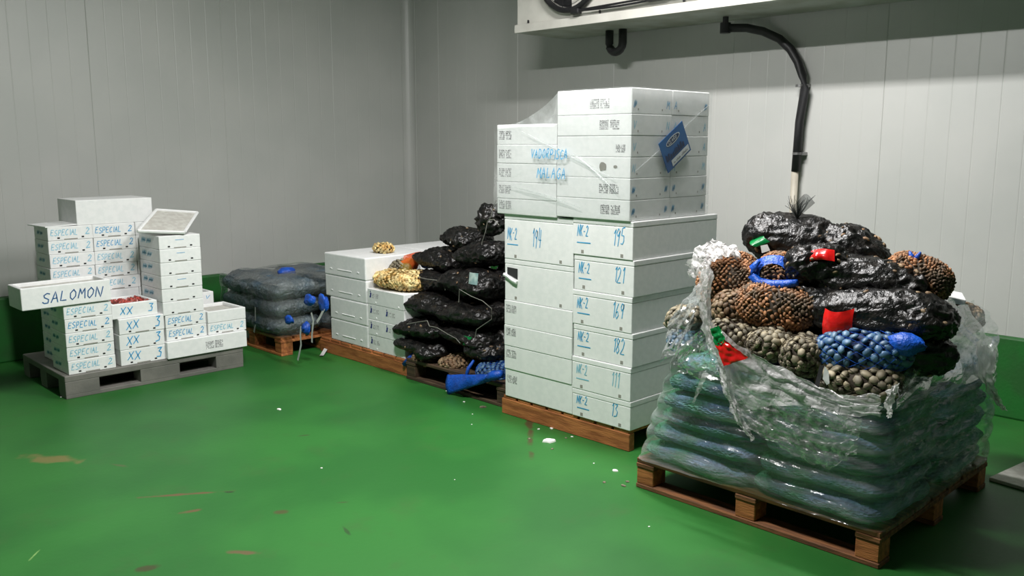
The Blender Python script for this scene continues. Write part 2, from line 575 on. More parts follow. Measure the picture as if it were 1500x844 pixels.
def panels(parent, axis, start, end, width, rib, first_joint):
    j = first_joint
    while j > start:
        j -= width
    while j < end - 0.02:
        a, b = max(j, start), min(j + width, end)
        if b - a > 0.05:
            us, ds = profile_panel(b - a, rib, (rib - ((a - j) % rib)) % rib)
            vs, fs = [], []
            for u, d in zip(us, ds):
                p = a + u
                for z in (0, ZC):
                    vs.append((XR + d, p, z) if axis == 'Y' else (p, YL + d, z))
            for i in range(len(us) - 1):
                f = (2 * i, 2 * i + 1, 2 * i + 3, 2 * i + 2)
                fs.append(f)
            o = MB().add(vs, fs).build('wall_panel', M['wall'], parent)
        j += width


panels(wall_right, 'Y', YN, YL, 1.098, 0.1372, 2.437)
panels(wall_back, 'X', XN, XR, 1.098, 0.1372, 2.561)
# coved strip in the corner
tr = MB()
tr.grid(9, 2, lambda u, v: (XR - 0.085 + 0.085 * math.sin(u * math.pi / 2) * 1.0, YL - 0.085 + 0.085 * math.cos(u * math.pi / 2), v * ZC))
tr.box(XR - 0.10, XR - 0.083, YL - 0.006, YL + .004, 0, ZC)
tr.box(XR - 0.006, XR + .004, YL - 0.10, YL - 0.083, 0, ZC)
struct('trim_1', tr, M['wall'])
# green kerb along the walls, with a gap at the back
KH = 0.485


def kerb(name, x0, x1, y0, y1):
    o = struct(name, MB().rbox(x0, x1, y0, y1, 0, KH, 0.012), M['kerb'])
    return o


kerb('baseboard_right', XR - 0.06, XR - .001, YN, YL - 0.1)
kerb('baseboard_back', XN, 3.56, YL - 0.09, YL - .001)
kerb('baseboard_corner', 4.12, XR - .001, YL - 0.09, YL - .001)

# ------------------------------------------------------------ strip lamps on the ceiling (out of frame)
for i, (lx, ly, lz, lp) in enumerate(LAMPS):
    t = thing('strip_light', ['ceiling strip light near the cooling unit', 'ceiling strip light over the open floor'][i], 'lamp', (lx, ly, ZC - .001))
    hs_ = MB().rbox(-.09, .09, -.68, .68, -.06, 0, .01).build('lamp_housing', M['ac'], t)
    for s in (-.035, .035):
        MB().tube([(s, -.62, -.078), (s, .62, -.078)], .013, 8).build('tube', M['lamp'], hs_)

# ------------------------------------------------------------ cooling unit on the right wall
AX, AY0, AY1, AZ = 5.04, 1.25, 5.11, 2.467
ac = thing('cooling_unit', 'long white ceiling cooling unit with black fans and grey drip pan', 'air conditioner', (AX, 0, AZ))
D = XR - AX - 0.02
MB().rbox(0.012, D, AY0, AY1, 0.055, 0.80, .006).build('casing', M['ac'], ac)
MB().rbox(0.0, D, AY0 - .01, AY1 + .01, 0.0, 0.062, .004).build('drip_tray', M['ac_pan'], ac, label='dull grey underside tray')
MB().rbox(-0.006, 0.004, AY0 - .012, AY1 + .012, -0.001, 0.060, .002).build('tray_lip', M['ac'], ac)
for k in range(6):
    y = AY1 - .14 - k * .72
    MB().rbox(-.012, .0, y - .006, y + .006, .062, .085, .002).build('screw', M['black'], ac)
for fy in (4.53, 3.69, 2.85, 2.01):
    c = Vector((0.0, fy, 0.405))
    rg = MB()
    rg.grid(40, 9, lambda u, v: (c.x - .03 + .035 * math.sin(v * math.pi * 2) * .9 + .005, c.y + (.315 - .02 * (1 - math.cos(v * math.pi * 2))) * math.cos(u * 2 * math.pi), c.z + (.315 - .02 * (1 - math.cos(v * math.pi * 2))) * math.sin(u * 2 * math.pi)), close=True)
    f = rg.build('fan_ring', M['black'], ac, smooth=True)
    g = MB()
    for rr in (.06, .1, .14, .18, .22, .26, .29):
        g.tube([(c.x - .055 + .02 * (rr / .3) ** 2, c.y + rr * math.cos(a * math.pi / 12), c.z + rr * math.sin(a * math.pi / 12)) for a in range(25)], .0022, 4, False)
    for a in range(8):
        an = a * math.pi / 4 + .2
        g.tube([(c.x - .055, c.y, c.z), (c.x - .035, c.y + .3 * math.cos(an), c.z + .3 * math.sin(an))], .003, 4)
    g.build('fan_guard', M['mesh_black'], f)
    bl = MB()
    for a in range(5):
        an = a * 2 * math.pi / 5
        def fb(u, v, an=an):
            rr = .05 + .22 * u
            b = an + (v - .5) * .75
            return (c.x + .004 - .02 * (v - .5), c.y + rr * math.cos(b), c.z + rr * math.sin(b))
        bl.grid(4, 4, fb)
    bl.tube([(c.x - .03, c.y, c.z), (c.x + .01, c.y, c.z)], .06, 16)
    bl.build('fan_blades', M['black'], f)
cb = MB()
for (ya, za, yb, zb, sag) in ((4.46, .10, 3.78, .115, .0), (4.50, .10, 3.75, .10, .01), (3.62, .10, 2.94, .11, .0)):
    cb.tube([(-.03, ya + (yb - ya) * t, za + (zb - za) * t - sag * math.sin(t * math.pi)) for t in (0, .2, .4, .6, .8, 1)], .008, 6)
cb.build('fan_cable', M['black'], ac)
MB().rbox(-.05, .0, 3.66, 3.82, .09, .15, .01).build('junction_box', M['black'], ac)
MB().rbox(-.05, .0, 4.42, 4.50, .075, .115, .01).build('cable_gland', M['black'], ac)
# U-shaped insulated pipe under the unit
MB().tube([(.41, 4.50, 0), (.41, 4.50, -.10)] + [(.41, 4.435 + .065 * math.cos(a), -.10 - .065 * math.sin(a)) for a in [math.pi * k / 8 for k in range(1, 8)]] + [(.41, 4.37, -.10), (.41, 4.37, 0)], .032, 12).build('insulated_loop', M['black'], ac, smooth=True)
# drain pipe
dp = thing('drain_pipe', 'black drain pipe curving from the cooling unit down the right wall', 'pipe', (5.62, 2.99, 0))
path = [on_x(*p, 5.56) for p in ((1083, 43), (1100, 42), (1118, 46), (1136, 56), (1152, 71), (1163, 90), (1170, 110), (1173, 130))]
pth = [Vector((5.45 + (5.615 - 5.45) * min(1, i / 3), p.y, p.z)) for i, p in enumerate(path)]
o5 = Vector((5.62, 2.99, 0))
pth[0] = Vector((5.43, pth[0].y + .03, pth[0].z))
pth += [Vector((5.62, 2.975, 1.75)), Vector((5.62, 2.985, 1.42))]
MB().tube([p - o5 for p in pth], .029, 12).build('flexible_hose', M['black'], dp, smooth=True)
e0 = pth[0] - o5
MB().tube([e0 + Vector((0, 0, -.035)), e0 + Vector((0, 0, .035))], .036, 12).tube([e0 + Vector((0, 0, .03)), (e0.x, e0.y, AZ - .002)], .02, 10).build('elbow', M['black'], dp)
MB().tube([(0, .0, 1.43), (0, .0, .49)], .024, 12).build('lower_pipe', M['pvc'], dp, smooth=True, label='beige plastic lower pipe')
for (zz, yy) in ((1.99, -.01), (1.54, -.012)):
    MB().tube([(0, yy, zz - .008), (0, yy, zz + .008)], .034, 12).box(-.005, .05, yy - .045, yy - .03, zz - .01, zz + .01).box(-.004, .05, yy - .04, yy + .0, zz - .004, zz + .004).build('pipe_clip', M['steel'], dp)


# ------------------------------------------------------------ pallets
def wood_pallet(label, x0, x1, y0, y1, m, h=0.145, solid=False, mb_=None):
    cx, cy = (x0 + x1) / 2, (y0 + y1) / 2
    t = thing('wooden_pallet', label, 'pallet', (cx, cy, 0), group=None)
    X0, X1, Y0, Y1 = x0 - cx, x1 - cx, y0 - cy, y1 - cy
    r = random.Random(int(x0 * 100))
    def brd(name, a, b, c, d, e, f):
        MB().rbox(a, b, c, d, e, f, .003, 1).build(name, (mb_ or m) if name == 'block' else m, t)
    if solid:                                       # solid stringers on edge along the front, boards across
        for xs in (X0, -0.02, X1 - .045):
            brd('stringer', xs, xs + .045, Y0, Y1, 0, h - .02)
        n = 8
        w = (Y1 - Y0) / n
        for k in range(n):
            brd('deck_board', X0 + .004, X1, Y0 + k * w + .006, Y0 + (k + 1) * w - .012, h - .02, h)
    else:
        n = 7
        w = (X1 - X0) / n
        for k in range(n):
            brd('deck_board', X0 + k * w + .004, X0 + (k + 1) * w - .016, Y0 + r.uniform(0, .006), Y1, h - .022, h)
        for ys in (Y0, -.05, Y1 - .10):
            brd('cross_board', X0, X1 - .016, ys, ys + .10, h - .044, h - .0225)
            for xs in (X0 + .004, -.05, X1 - .12):
                brd('block', xs, xs + .10, ys + .004, ys + .098, .022, h - .0445)
        for xs in (X0 - .0, -.05, X1 - .12):
            brd('base_board', xs, xs + .10, Y0, Y1, 0, .0215)
    return t


wood_pallet('worn wooden pallet carrying the film-wrapped heap of shellfish sacks, nearest the camera', 3.20, 4.40, 1.275, 2.435, M['wood2'], mb_=M['wood'])
wood_pallet('orange plank-sided wooden pallet under the tall stack of white foam boxes', 3.555, 4.55, 2.755, 3.725, M['wood'], h=.115, solid=True)
wood_pallet('dark wet wooden pallet under the heap of black net bags', 3.63, 4.75, 3.755, 4.765, M['wood3'])
wood_pallet('orange plank-sided wooden pallet under boxes with the yellow clam bag', 3.66, 4.85, 4.80, 5.90, M['wood'], h=.115, solid=True)
wood_pallet('small brown wooden pallet under the slate blue film-wrapped sacks', 3.335, 4.15, 5.93, 6.85, M['wood'], h=.145)
# NB: this last pallet stands beside the box pallet, a corner showing


def grey_pallet():
    x0, x1, y0, y1, h = 1.765, 2.985, 5.855, 6.72, .15
    cx, cy = (x0 + x1) / 2, (y0 + y1) / 2
    t = thing('plastic_pallet', 'grey plastic pallet under the marked white boxes at left', 'pallet', (cx, cy, 0))
    X, Y = (x1 - x0) / 2, (y1 - y0) / 2
    MB().rbox(-X, X, -Y, Y, h - .042, h, .006).build('deck', M['grey_plastic'], t)
    for yy in (-Y, -.065, Y - .13):
        MB().rbox(-X + .002, X - .002, yy + .002, yy + .128, 0, .026, .003).build('runner', M['grey_plastic'], t)
        for (a, b) in ((-X + .001, -X + .21), (-.135, .135), (X - .21, X - .001)):
            MB().rbox(a, b, yy + .001, yy + .13, .024, h - .040, .003).build('foot', M['grey_plastic'], t)


grey_pallet()


# ------------------------------------------------------------ foam boxes
def box_meshes(w, d, h, style):
    key = ('b', w, d, h, style)
    if key in _pc:
        return _pc[key]
    P = []
    g = .0005
    if style == 'open':
        mb = MB()
        t = .024
        f = .03
        mb.rbox(-w / 2, w / 2, -d / 2, -d / 2 + t, g, h, .005)
        mb.rbox(-w / 2, w / 2, d / 2 - t, d / 2, g, h, .005)
        mb.rbox(-w / 2, -w / 2 + t, -d / 2 + t - .003, d / 2 - t + .003, g, h, .005)
        mb.rbox(w / 2 - t, w / 2, -d / 2 + t - .003, d / 2 - t + .003, g, h, .005)
        mb.box(-w / 2 + t - .004, w / 2 - t + .004, -d / 2 + t - .004, d / 2 - t + .004, g, f)
        P.append(('body', mb.mesh('body', M['foam'])))
    elif style == 'crate':                          # shallow stackable tray box with a finger slot and two drain holes low on the front
        mb = MB().rbox(-w / 2, w / 2, -d / 2, d / 2, g, h - g, .004)
        P.append(('body', mb.mesh('body', M['foam'])))
        s = MB().box(-w * .15, w * .15, -d / 2 - .0006, -d / 2 + .002, .004, .0105)
        P.append(('finger_slot', s.mesh('finger_slot', M['grey_dot'])))
        for sx in (-1, 1):
            s = MB().box(sx * w * .27 - .008, sx * w * .27 + .008, -d / 2 - .0008, -d / 2 + .002, .012, .022)
            P.append(('drain_hole', s.mesh('drain_hole', M['dark'])))
    elif style == 'lidded':                         # deep box with a lid line and rounded corners
        mb = MB().rbox(-w / 2, w / 2, -d / 2, d / 2, g, h - .03, .004)
        P.append(('body', mb.mesh('body', M['foam'])))
        mb = MB().rbox(-w / 2 - .001, w / 2 + .001, -d / 2 - .001, d / 2 + .001, h - .0295, h - g, .004)
        P.append(('lid', mb.mesh('lid', M['foam'])))
        for sx in (-1, 1):
            s = MB().box(sx * w * .33 - .009, sx * w * .33 + .009, -d / 2 - .0007, -d / 2 + .002, .010, .028)
            P.append(('drain_mark', s.mesh('drain_mark', M['grey_dot'])))
    elif style == 'flat':
        P.append(('body', MB().rbox(-w / 2, w / 2, -d / 2, d / 2, g, h - g, .0035).mesh('body', M['foam'])))
    elif style == 'slotted':                        # box whose front carries two raised handle bars
        mb = MB().rbox(-w / 2, w / 2, -d / 2, d / 2, g, h - g, .009)
        P.append(('body', mb.mesh('body', M['foam'])))
        s = MB().rbox(-w * .17, w * .17, -d / 2 - .004, -d / 2 + .004, h * .28, h * .28 + .007, .002)
        P.append(('grip_bar', s.mesh('grip_bar', M['foam'])))
        s = MB().rbox(-w * .33 - .012, -w * .33 + .012, -d / 2 - .004, -d / 2 + .004, h * .28, h * .28 + .010, .002)
        P.append(('grip_stud', s.mesh('grip_stud', M['foam'])))
        s = MB().rbox(w * .33 - .012, w * .33 + .012, -d / 2 - .004, -d / 2 + .004, h * .28, h * .28 + .010, .002)
        P.append(('grip_stud', s.mesh('grip_stud', M['foam'])))
    _pc[key] = P
    return P


def fbox(label, x, y, z, w, d, h, style, face='-Y', rot=0.0, ink=None, codes=None, inkm='ink', group=None, tilt=(0, 0), side=None, name='foam_box', jitter=0.002, seed=None):
    """x, y is the middle of the box, face says which way its front looks; w runs along the front"""
    sd = seed if seed is not None else rnd.randint(0, 9999)
    r = random.Random(sd)
    rz = {'-Y': 0, '-X': -math.pi / 2}[face] + rot
    jx, jy = r.uniform(-jitter, jitter), r.uniform(-jitter, jitter)
    t = thing(name, label, 'box', (x + jx, y + jy, z), (tilt[0], tilt[1], rz), group)
    for n, me in box_meshes(w, d, h, style):
        link(n, me, t)
    yy = -d / 2 - .0014
    if ink:
        mb = MB()
        for (txt, ix, iz, cw, ch, wd) in ink:
            write(mb, txt, ix, iz, cw, ch, wd, yy, r.randint(0, 999))
        mb.build('marker_writing', M[inkm], t)
    if codes:
        mb = MB()
        for (cx, cz, cw, ch) in codes:
            print_code(mb, cx, cz, cw, ch, yy, r.randint(0, 999))
        mb.build('printed_code', M['print'], t)
    if side:                                        # scribble on the box's left end
        mb = MB()
        for (txt, ix, iz, cw, ch, wd) in side:
            m2 = MB()
            write(m2, txt, ix, iz, cw, ch, wd, 0, r.randint(0, 999))
            mb.add([(-w / 2 - .0012, -vx, vz) for (vx, vy, vz) in m2.v], m2.f)
        mb.build('end_scribble', M['ink_pale'], t)
    return t


ORD = ['bottom', 'second', 'third', 'fourth', 'fifth', 'sixth', 'seventh', 'eighth', 'ninth', 'tenth']


def ordl(k, n):
    if k == 0:
        return 'bottom box'
    if k == n - 1:
        return 'top box'
    return ORD[k] + ' box up'


def esp(w, h, big=1.0):
    return [('ESPECIAL', -w * .44, h * .36, w * .066 * big, h * .42, .0042), ('2', w * .33, h * .36, w * .09, h * .46, .005)]


Z0 = .1502
# -- left group, front row
w1, h1 = .293, .0893
for k in range(5):
    fbox(f'white foam box marked ESPECIAL 2, {ordl(k, 5)} under the SALOMON box', 1.943, 6.02, Z0 + k * h1, w1, .30, h1, 'crate',
         ink=esp(w1, h1), inkm='ink_pale' if k != 3 else 'ink', side=[('##', -.1, .03, .05, .035, .005)], group='ESPECIAL boxes at the front left of the grey pallet')
t = fbox('open white foam box marked SALOMON overhanging the front left stack', 1.825, 5.985, Z0 + 5 * h1 + .004, .53, .26, .138, 'open', ink=[('SALOMON', -.15, .035, .043, .065, .0065)], inkm='ink_dark', tilt=(0, R(-.6)))
MB().box(-.24, .24, -.105, .105, .03, .115).build('ice_fill', M['foam_in'], t, label='dull grey filling')
hx = .105
for k in range(3):
    fbox(f'white foam box marked XX and 3, {ordl(k, 4)} of its stack', 2.275, 6.02, Z0 + k * hx, .30, .30, hx, 'crate',
         ink=[('XX', -.105, .034, .036, .055, .006), ('3', .085, .03, .036, .065, .007)], group='boxes marked XX and 3')
t = fbox('open white foam box of red shellfish on top of the XX stack', 2.245, 6.035, Z0 + 3 * hx, .30, .30, .10, 'open',
         ink=[('XX', -.10, .026, .036, .05, .006), ('3', .085, .034, .034, .052, .006)])
mb = MB()
r = random.Random(3)
for k in range(110):
    px, py = r.uniform(-.115, .115), r.uniform(-.115, .115)
    a = r.uniform(0, 6.28)
    mb.tube([(px, py, .068 + r.uniform(0, .02)), (px + .018 * math.cos(a), py + .018 * math.sin(a), .085 + r.uniform(0, .012)), (px + .034 * math.cos(a), py + .034 * math.sin(a), .068 + r.uniform(0, .02))], [.004, .009, .003], 5)
    mb.t[-15:] = [r.random()] * 15
mb.box(-.125, .125, -.125, .125, .03, .07)
mb.build('shellfish', M['fish'], t, smooth=False, tint=True, kind='stuff', label='red shellfish filling the box')
# right part of the front row
fbox('long white foam box with grey printed patch, right front of the grey pallet', 2.72, 6.03, Z0, .585, .38, .118, 'flat', codes=[(-.02, .03, .13, .055)])
zb = Z0 + .118
for k in range(8):
    fbox(f'white foam box {"marked ESPECIAL 2, " if k < 2 else ""}{ordl(k, 8)} of the stack under the tilted cover', 2.58 - (.0 if k < 2 else .012), 6.035, zb + k * .0905, .288, .335, .0905, 'crate',
         ink=esp(.288, .0905) if k < 2 else ([('_', -.03, .06, .06, .01, .003)] if k in (4, 6, 7) else None), inkm='ink', side=[('##', -.13, .03, .07, .045, .006)] if k > 1 else None, group='boxes of the stack under the tilted cover')
fbox('white foam box marked ESPECIAL 2, under the open box at the right', 2.88, 6.035, zb, .29, .335, .083, 'crate', ink=esp(.29, .083), inkm='ink_pale')
t = fbox('open white foam box on the right front corner of the grey pallet', 2.88, 6.035, zb + .083, .29, .335, .085, 'open')
MB().box(-.118, .118, -.14, .14, .03, .062).build('ice_fill', M['foam_in'], t, label='dull grey filling')
fbox('white foam box at the bottom behind the small open box', 2.86, 6.42, Z0, .25, .30, .13, 'flat')
fbox('white foam box in the middle behind the small open box', 2.86, 6.42, Z0 + .13, .25, .30, .13, 'flat')
t = fbox('open white foam box with blue stroke, peeping out behind the small open box', 2.855, 6.42, Z0 + .26, .25, .30, .10, 'open', ink=[('V', .06, .05, .03, .025, .004)])
# lid tilted on the tall stack
zt = zb + 8 * .0905
lid = thing('box_cover', 'white foam cover with a raised rim, tilted askew on the tall left stack', 'cover', (2.58, 6.05, zt + .003))
oL = Vector(lid.location)
LC = [on_y(202, 339, 5.93) - oL, on_y(270, 341, 5.86) - oL, on_y(289, 312, 6.13) - oL, on_y(229, 308, 6.22) - oL]
nn = (LC[1] - LC[0]).cross(LC[3] - LC[0]).normalized()
MB().add(LC + [p - nn * .012 for p in LC], [(0, 1, 2, 3), (7, 6, 5, 4), (0, 4, 5, 1), (1, 5, 6, 2), (2, 6, 7, 3), (3, 7, 4, 0)]).build('cover_panel', M['foam_in'], lid)
for k in range(4):
    a, b = LC[k], LC[(k + 1) % 4]
    MB().tube([a + nn * .002, b + nn * .002], .011, 6).build('cover_rim', M['foam'], lid)
MB().rbox(-.1, .1, -.02, .02, 0, min(LC[2].z, LC[3].z) - .012, .004).build('cover_prop', M['foam'], lid, loc=(.03, .085, 0))
# -- back row
hb = .0915
bx = [(1.9925, 'left'), (2.2775, 'middle'), (2.5625, 'right')]
for (x, nm) in bx:
    for k in range(10):
        vis = nm != 'right'
        fbox(f'white foam box marked ESPECIAL 2, {ordl(k, 10)}, {nm} stack of the back row', x, 6.385, Z0 + k * hb, .283, .28, hb, 'crate', ink=esp(.283, hb) if (vis and k > 4) else None,
             inkm='ink' if (nm == 'middle' and k > 7) else 'ink_pale', side=[('##', -.08, .03, .05, .035, .005)] if nm == 'left' else None, group=f'boxes of the {nm} stack in the back row')
MB_t = fbox('large plain white foam box lying across the top of the back row', 2.297, 6.43, Z0 + 10 * hb, .51, .36, .168, 'flat')
o = MB().rbox(-.11, .11, -.15, .15, 0, .008, .002).build('box_cover', M['foam'], None, loc=(1.94, 6.40, Z0 + 10 * hb + .001))
o.rotation_euler = (R(0), R(-2), R(4))
tag(o, 'thin white foam cover askew on top of the back left stack', 'cover')

# -- tall stack on the orange pallet: lower deep boxes
zt0 = .1155
right_h = [(.1155, .273), (.273, .455), (.455, .635), (.635, .825), (.825, 1.017), (1.017, 1.215)]
nums = ['13', '111', '182', '169', '121', '195']
for k, (a, b) in enumerate(right_h):
    w = .405
    fbox(f'deep white foam box marked NK-2 and {nums[k]}, {ordl(k, 6)}, tall stack', 3.933, 2.952, a, w, .766, b - a, 'lidded', '-X', seed=50 + k, jitter=.004,
         ink=[('NK-2', -w * .42, (b - a) * .5, .016, (b - a) * .30, .0045), ('_', -w * .42, (b - a) * .34, .09, .01, .0055), (nums[k], w * .18, (b - a) * .36, .026, (b - a) * .45, .0045)],
         inkm='ink_pale' if k == 1 else 'ink', group='deep lower boxes marked NK-2')
lz = [.1155, .285, .427, .552, .700, .945, 1.205]
for k in range(6):
    a, b = lz[k], lz[k + 1]
    w = .535
    ink = [('NK-2', -w * .45, (b - a) * .45, .016, (b - a) * .26, .0045), ('_', -w * .45, (b - a) * .33, .085, .01, .0055), ('194', -w * .08, (b - a) * .3, .024, (b - a) * .42, .0045)] if k == 5 else None
    t = fbox(f'white box {["with printed code, ", "with printed code, ", "with printed code, ", "with printed code, ", "with torn hand hole, ", "marked NK-2 194, "][k]}{ordl(k, 6)}, lower left column, tall stack', 3.933, 3.426, a, w, .766, b - a,
             'lidded' if k > 3 else 'flat', '-X', seed=70 + k, jitter=.004, ink=ink, codes=[(-w * .47, (b - a) * .52, .085, .048)] if k < 4 else None, group='left column of the lower tall stack')
    if k == 4:
        MB().add([(-w * .46, -.3848, .155), (-w * .46, -.3848, .195), (-w * .30, -.3848, .192), (-w * .30, -.3848, .128)], [(0, 3, 2, 1)]).build('hand_hole', M['dark'], t, label='dark torn hand hole')
        MB().tube([(-w * .5, -.389, .15), (-w * .44, -.392, .142), (-w * .36, -.393, .122), (-w * .30, -.392, .112)], .011, 6).build('torn_edge', M['foam'], t)
# -- upper shallow boxes, front and back rows in two columns
ru = [1.2155, 1.322, 1.432, 1.538, 1.645, 1.752, 1.880]
for dep in range(2):
    xc = 3.535 + .17 + dep * .342
    for k in range(6):
        a, b = ru[k], ru[k + 1]
        w = .500
        cd = None
        if dep == 0 and k in (0, 1, 4, 5):
            cd = [({0: .06, 1: .05, 4: .045, 5: -.02}[k], .032, .13, .05)]
        if dep == 0 and k == 3:
            cd = [(.155, .025, .06, .04)]
        t = fbox(f'shallow white box, {ordl(k, 6)}, {"front" if dep == 0 else "back"} right column of upper tall stack', xc, 3.020, a, w, .338, b - a, 'flat', '-X', seed=90 + k + dep * 10, jitter=.0015, codes=cd,
                 group='shallow upper boxes of the right columns')
        # blue strokes and pin marks on the end that faces the camera's right
        mb = MB()
        q = random.Random(k + dep * 7)
        for sx in (-.155, .12):
            write(mb, q.choice(['N', 'V', 'M', 'A', '#']) if k > 1 else '#', sx, .03, .022, .042, .004, 0, q.randint(0, 99))
        mb2 = MB()
        mb2.add([(w / 2 + .0012, vx, vz) for (vx, vy, vz) in mb.v], mb.f)
        mb2.build('end_strokes', M['ink' if k in (0, 1, 5) else 'ink_pale'], t)
        mb3 = MB()
        for sx in (-.12, .08):
            mb3.box(w / 2 - .002, w / 2 + .0012, sx, sx + .007, .018, .028)
        mb3.build('pin_marks', M['grey_dot'], t)
        if dep == 0 and k == 2:
            hb_ = MB()
            for (cx, cz, rr, n) in ((.07, .058, .03, 9), (.155, .058, .012, 7)):
                q = random.Random(int(cx * 100))
                pts = [(cx + rr * q.uniform(.7, 1.15) * math.cos(2 * math.pi * i / n), -.1705, cz + rr * q.uniform(.6, 1) * math.sin(2 * math.pi * i / n)) for i in range(n)]
                hb_.add(pts, [tuple(range(n))])
            hb_.build('broken_hole', M['grey_dot'], t, label='ragged hole broken through the foam')
lu = [1.2055, 1.295, 1.39, 1.495, 1.60, 1.712]
for dep in range(2):
    xc = 3.535 + .17 + dep * .342
    for k in range(5):
        a, b = lu[k], lu[k + 1]
        w = .468
        ink = None
        fbox(f'shallow white box, {ordl(k, 5)}, {"front" if dep == 0 else "back"} left column of upper tall stack', xc, 3.507, a, w, .338, b - a, 'flat', '-X', seed=120 + k + dep * 10, jitter=.0015,
             codes=[(-w * .46, .03, .10, .05)] if dep == 0 else None, group='shallow upper boxes of the left columns')
# film round the upper boxes
fm = thing('stretch_film', 'clear stretch film round the upper boxes of the tall stack with blue writing', 'plastic wrap', (3.488, 3.2, 1.2))
mb = MB()


def upper_film(u, v):
    # u runs from the left end of the front, round the near corner, along the side
    L1, L2 = .985, .70
    s = u * (L1 + L2)
    if s < L1:
        y = 3.752 - s
        p = Vector((3.528, y, 0))
        n = Vector((-1, 0, 0))
        top = 1.714 if y > 3.29 else 1.714 + (1.885 - 1.714) * min(1, (3.29 - y) / .04)
    else:
        p = Vector((3.528 + (s - L1), 2.766, 0))
        n = Vector((0, -1, 0))
        top = 1.885
    z = 1.222 + v * (top - 1.222)
    w = .003 + .004 * (noise.noise(Vector((s * 3 + z * 2.2, z * 5 - s * 2.4, 2.0))) + .6)
    w += .005 * max(0, math.sin((s * 2.0 + z * 5) * 3.1)) ** 6
    q = p + n * w
    return (q.x - 3.488, q.y - 3.2, z - 1.2)


mb.grid(110, 46, upper_film)
mb.build('film_sheet', M['film_thin'], fm, smooth=True)
w0 = on_x(741, 183, 3.49) - Vector((3.488, 3.2, 1.2))
mb = MB()
wa, wb, wc = Vector((0.06, .54, .514)), Vector((.06, .075, .683)), Vector((.06, .075, .514))


def web(u, v):
    top = wa.lerp(wb, u)
    top.z -= .055 * math.sin(u * math.pi) * 1.0
    bot = wa.lerp(wc, u)
    if top.z < bot.z:
        top.z = bot.z
    p = bot.lerp(top, v)
    p.x += .01 * math.sin(u * 9)
    return tuple(p)


mb.grid(20, 8, web)
mb.build('film_web', film_mat('film_web', .12, .5, scale=6, bscale=8, gk=.3, gloss=.02), fm, smooth=True)
# heavy folds
mb = MB()
for (p0, p1, p2) in (((742, 272), (800, 285), (850, 305)), ((760, 190), (830, 225), (900, 262)), ((840, 225), (875, 250), (905, 285))):
    a, b, c = [on_x(*p, 3.519) - Vector((3.488, 3.2, 1.2)) for p in (p0, p1, p2)]
    pts = [a * (1 - t) ** 2 + b * 2 * t * (1 - t) + c * t * t for t in [i / 14 for i in range(15)]]
    mb.tube(pts, [.001 + .005 * math.sin(math.pi * i / 14) for i in range(15)], 6)
for (p0, p1) in (((932, 250), (1040, 152)),):
    a, b = [on_y(*p, 2.758) - Vector((3.488, 3.2, 1.2)) for p in (p0, p1)]
    mb.tube([a.lerp(b, i / 10) for i in range(11)], [.001 + .004 * math.sin(math.pi * i / 10) for i in range(11)], 6)
mb.build('film_fold', M['film_thin'], fm, smooth=True)
# the marker writing lies on the film
m2 = MB()
write(m2, 'VADORPISCA', 0, 0, .0215, .050, .005, 0, 11, gap=.32)
write(m2, 'MALAGA', .045, -.107, .027, .058, .005, 0, 12, gap=.35)
a = on_x(778, 232, 3.512)
mb = MB().add([(3.511 - 3.488, a.y - 3.2 - vx, a.z - 1.2 + vz) for (vx, vy, vz) in m2.v], m2.f)
mb.build('marker_writing', M['ink'], fm)
# blue sticker on the side
st = thing('shipping_sticker', 'blue square sticker set askew on the side of the tall stack', 'sticker', (3.885, 2.752, 1.588), (0, R(31) * -1, 0))
MB().rbox(-.117, .117, -.0012, .0012, -.088, .088, .0004, 1).build('sticker_sheet', M['sticker'], st)
m2 = MB()
for i in range(20):
    pass
ell = [(.066 * math.cos(a) + .0, -.0022, .046 + .020 * math.sin(a)) for a in [2 * math.pi * i / 24 for i in range(24)]]
MB().add(ell, [tuple(range(24))]).build('logo_oval', M['sticker_w'], st)
ell2 = [(.060 * math.cos(a) + .0, -.0026, .046 + .015 * math.sin(a)) for a in [2 * math.pi * i / 24 for i in range(24)]]
MB().add(ell2, [tuple(range(24))]).build('logo_field', M['sticker_d'], st)
m2 = MB()
write(m2, 'CLARO', -.046, .038, .0135, .017, .003, -.003, 5)
m2.build('logo_lettering', M['sticker_w'], st)
m2 = MB()
for i in range(9):
    m2.add([(-.10 + i * .02, -.0024, -.035), (-.084 + i * .02, -.0024, -.035), (-.082 + i * .02, -.0024, -.008 + .010 * math.sin(i * 2)), (-.096 + i * .02, -.0024, -.004 + .01 * math.cos(i))], [(0, 1, 2, 3)])
m2.build('sticker_picture', M['sticker_d'], st)
MB().add([(-.065, -.0024, -.078), (.106, -.0024, -.078), (.106, -.0024, -.044), (-.065, -.0024, -.044)], [(0, 1, 2, 3)]).build('address_strip', M['sticker_w'], st)
m2 = MB()
print_code(m2, -.05, -.070, .14, .018, -.0028, 3, 1, 16)
m2.build('address_print', M['print'], st)

